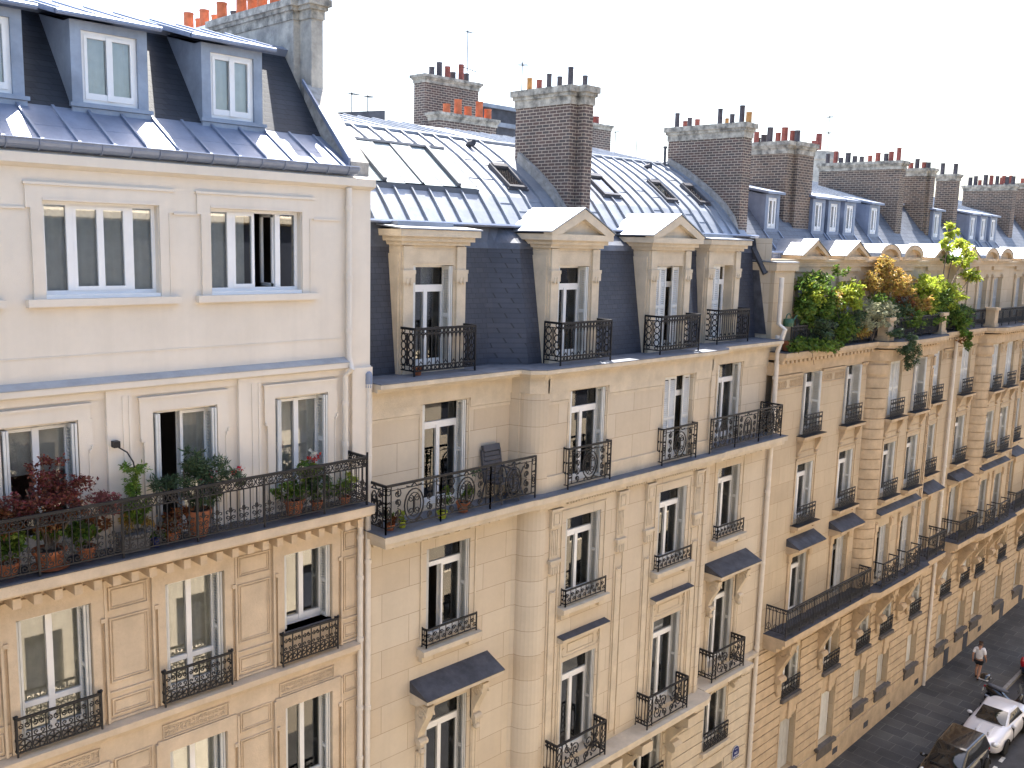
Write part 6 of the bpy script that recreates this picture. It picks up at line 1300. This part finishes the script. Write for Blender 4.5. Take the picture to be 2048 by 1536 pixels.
mb = MB(); mb.grid([[(.56 - .02 * abs(k), k * .1, .95) for k in (-2, -1, 0, 1, 2)], [(.46 - .02 * abs(k), k * .08, 1.32) for k in (-2, -1, 0, 1, 2)]]); mb.build('windshield', 'carglass', S_, local=True)
for s in (-1, 1):
    mb = MB(); ellipse(mb, (.46, s * .38, 1.14), (.02, .07, .045)); mb.tube([(.47, s * .28, 1.02), (.46, s * .36, 1.12)], .008, 4); mb.build('mirror', 'iron', S_, local=True)
mb = MB(); mb.tube([(-.1, -.2, .30), (-.5, -.22, .33), (-.85, -.22, .42)], .05, 8); mb.build('exhaust', 'rim', S_, local=True)
mb = MB(); mb.box(-1.03, -1.02, -.1, .1, .5, .62); mb.build('licence_plate', 'white', S_, local=True)
mb = MB(); mb.tube([(-.05, .15, .25), (-.05, .24, .02)], .014, 5); mb.tube([(-.05, -.15, .25), (-.05, -.24, .02)], .014, 5); mb.build('stand', 'iron', S_, local=True)

# the walker: one skinned body with clothes over it
px_, py_ = 44.75, -1.62; PE = thing('person', 'man in a white t shirt and black shorts walking away along the pavement', 'person', (px_, py_, gz(px_) + .004), .0)
def skinned(name, m, joints, bones, root, par=PE):
    me = D_.meshes.new(name); nm = list(joints); me.from_pydata([joints[k][0] for k in nm], [(nm.index(a), nm.index(b)) for a, b in bones], []); me.materials.append(M[m])
    o = D_.objects.new(name, me); link(o); o.parent = par
    md = o.modifiers.new('Skin', 'SKIN'); md.use_smooth_shade = True; sv = me.skin_vertices[0].data
    for i, k in enumerate(nm): r = joints[k][1]; sv[i].radius = r if isinstance(r, tuple) else (r, r); sv[i].use_root = (k == root)
    o.modifiers.new('Subdivision', 'SUBSURF').render_levels = 2; return o
J = {'pelvis': ((0, 0, .93), (.135, .11)), 'waist': ((0, 0, 1.08), (.12, .095)), 'chest': ((.02, 0, 1.30), (.15, .11)), 'neck0': ((.01, 0, 1.45), .075), 'neck': ((.025, 0, 1.51), .055), 'head0': ((.04, 0, 1.58), (.072, .08)), 'head1': ((.045, 0, 1.67), (.078, .095)), 'head2': ((.04, 0, 1.735), (.055, .065)), 'nose': ((.135, 0, 1.625), .016)}
BN = [('pelvis', 'waist'), ('waist', 'chest'), ('chest', 'neck0'), ('neck0', 'neck'), ('neck', 'head0'), ('head0', 'head1'), ('head1', 'head2'), ('head1', 'nose')]
for s, n in ((1, 'L'), (-1, 'R')):
    fw = 1 if s > 0 else -1
    J.update({n + 'sh': ((0, s * .185, 1.41), .062), n + 'el': ((-.06 + .05 * -fw, s * .245, 1.14), .043), n + 'wr': ((.05 - .14 * fw, s * .25, .91), .029), n + 'hd': ((.07 - .15 * fw, s * .245, .84), (.022, .036)),
              n + 'hip': ((.0, s * .095, .87), .092), n + 'kn': ((.14 * fw + .04, s * .10, .50), .058), n + 'cf': ((.10 * fw - .06, s * .10, .36), .058), n + 'an': ((.20 * fw - .10, s * .10, .09 if fw > 0 else .13), .038), n + 'to': ((.20 * fw + .06, s * .11, .035 if fw > 0 else .03), .034)})
    BN += [('neck0', n + 'sh'), (n + 'sh', n + 'el'), (n + 'el', n + 'wr'), (n + 'wr', n + 'hd'), ('pelvis', n + 'hip'), (n + 'hip', n + 'kn'), (n + 'kn', n + 'cf'), (n + 'cf', n + 'an'), (n + 'an', n + 'to')]
    hx, hy, hz = J[n + 'hd'][0]
    for i, (dx, L) in enumerate(((-.027, .062), (-.009, .075), (.009, .07), (.026, .058))):
        J.update({n + 'f%d' % i: ((hx + dx, hy - s * .004, hz - .045), .009), n + 'g%d' % i: ((hx + dx + .008, hy - s * .018, hz - .045 - L * .6), .0075)}); BN += [(n + 'hd', n + 'f%d' % i), (n + 'f%d' % i, n + 'g%d' % i)]
    J.update({n + 't0': ((hx + .04, hy - s * .01, hz - .005), .011), n + 't1': ((hx + .055, hy - s * .02, hz - .045), .009)}); BN += [(n + 'hd', n + 't0'), (n + 't0', n + 't1')]
skinned('body', 'skin', J, BN, 'pelvis')
K = {'b': ((0, 0, .90), (.168, .135)), 'w': ((0, 0, 1.06), (.155, .125)), 'c': ((.02, 0, 1.28), (.178, .135)), 'n': ((.008, 0, 1.44), .095), 'ls': ((0, .19, 1.41), .084), 'le': (tuple(Vector(J['Lsh'][0]).lerp(Vector(J['Lel'][0]), .8)), .078), 'rs': ((0, -.19, 1.41), .084), 're': (tuple(Vector(J['Rsh'][0]).lerp(Vector(J['Rel'][0]), .8)), .078)}
skinned('t_shirt', 'shirt', K, [('b', 'w'), ('w', 'c'), ('c', 'n'), ('n', 'ls'), ('ls', 'le'), ('n', 'rs'), ('rs', 're')], 'c')
K = {'p': ((0, 0, .90), (.155, .125)), 'lh': ((.0, .10, .82), .112), 'lk': (tuple(Vector(J['Lhip'][0]).lerp(Vector(J['Lkn'][0]), .62)), .10), 'rh': ((0, -.10, .82), .112), 'rk': (tuple(Vector(J['Rhip'][0]).lerp(Vector(J['Rkn'][0]), .62)), .10)}
skinned('shorts', 'shorts', K, [('p', 'lh'), ('lh', 'lk'), ('p', 'rh'), ('rh', 'rk')], 'p')
K = {'a': ((.005, 0, 1.62), (.074, .075)), 'b': ((.02, 0, 1.70), (.084, .09)), 'c': ((.04, 0, 1.745), (.062, .075))}
skinned('hair', 'hair', K, [('a', 'b'), ('b', 'c')], 'b')
for n in 'LR':
    a, t = Vector(J[n + 'an'][0]), Vector(J[n + 'to'][0]); K = {'a': (tuple(a + Vector((-.02, 0, -.035))), .052), 'm': (tuple(a.lerp(t, .5) + Vector((0, 0, -.02))), .048), 't': (tuple(t + Vector((.03, 0, .005))), .040)}
    skinned('shoe', 'shorts', K, [('a', 'm'), ('m', 't')], 'a')
for s in (-1, 1):
    mb = MB(); ellipse(mb, (.04, s * .085, 1.635), (.025, .012, .035)); mb.build('ear', 'skin', PE, local=True, smooth=True); mb = MB(); ellipse(mb, (.128, s * .032, 1.655), (.008, .014, .008)); mb.build('eye', 'hair', PE, local=True)
mb = MB(); ellipse(mb, (.128, 0, 1.585), (.008, .025, .007)); mb.build('mouth', 'redlamp', PE, local=True)
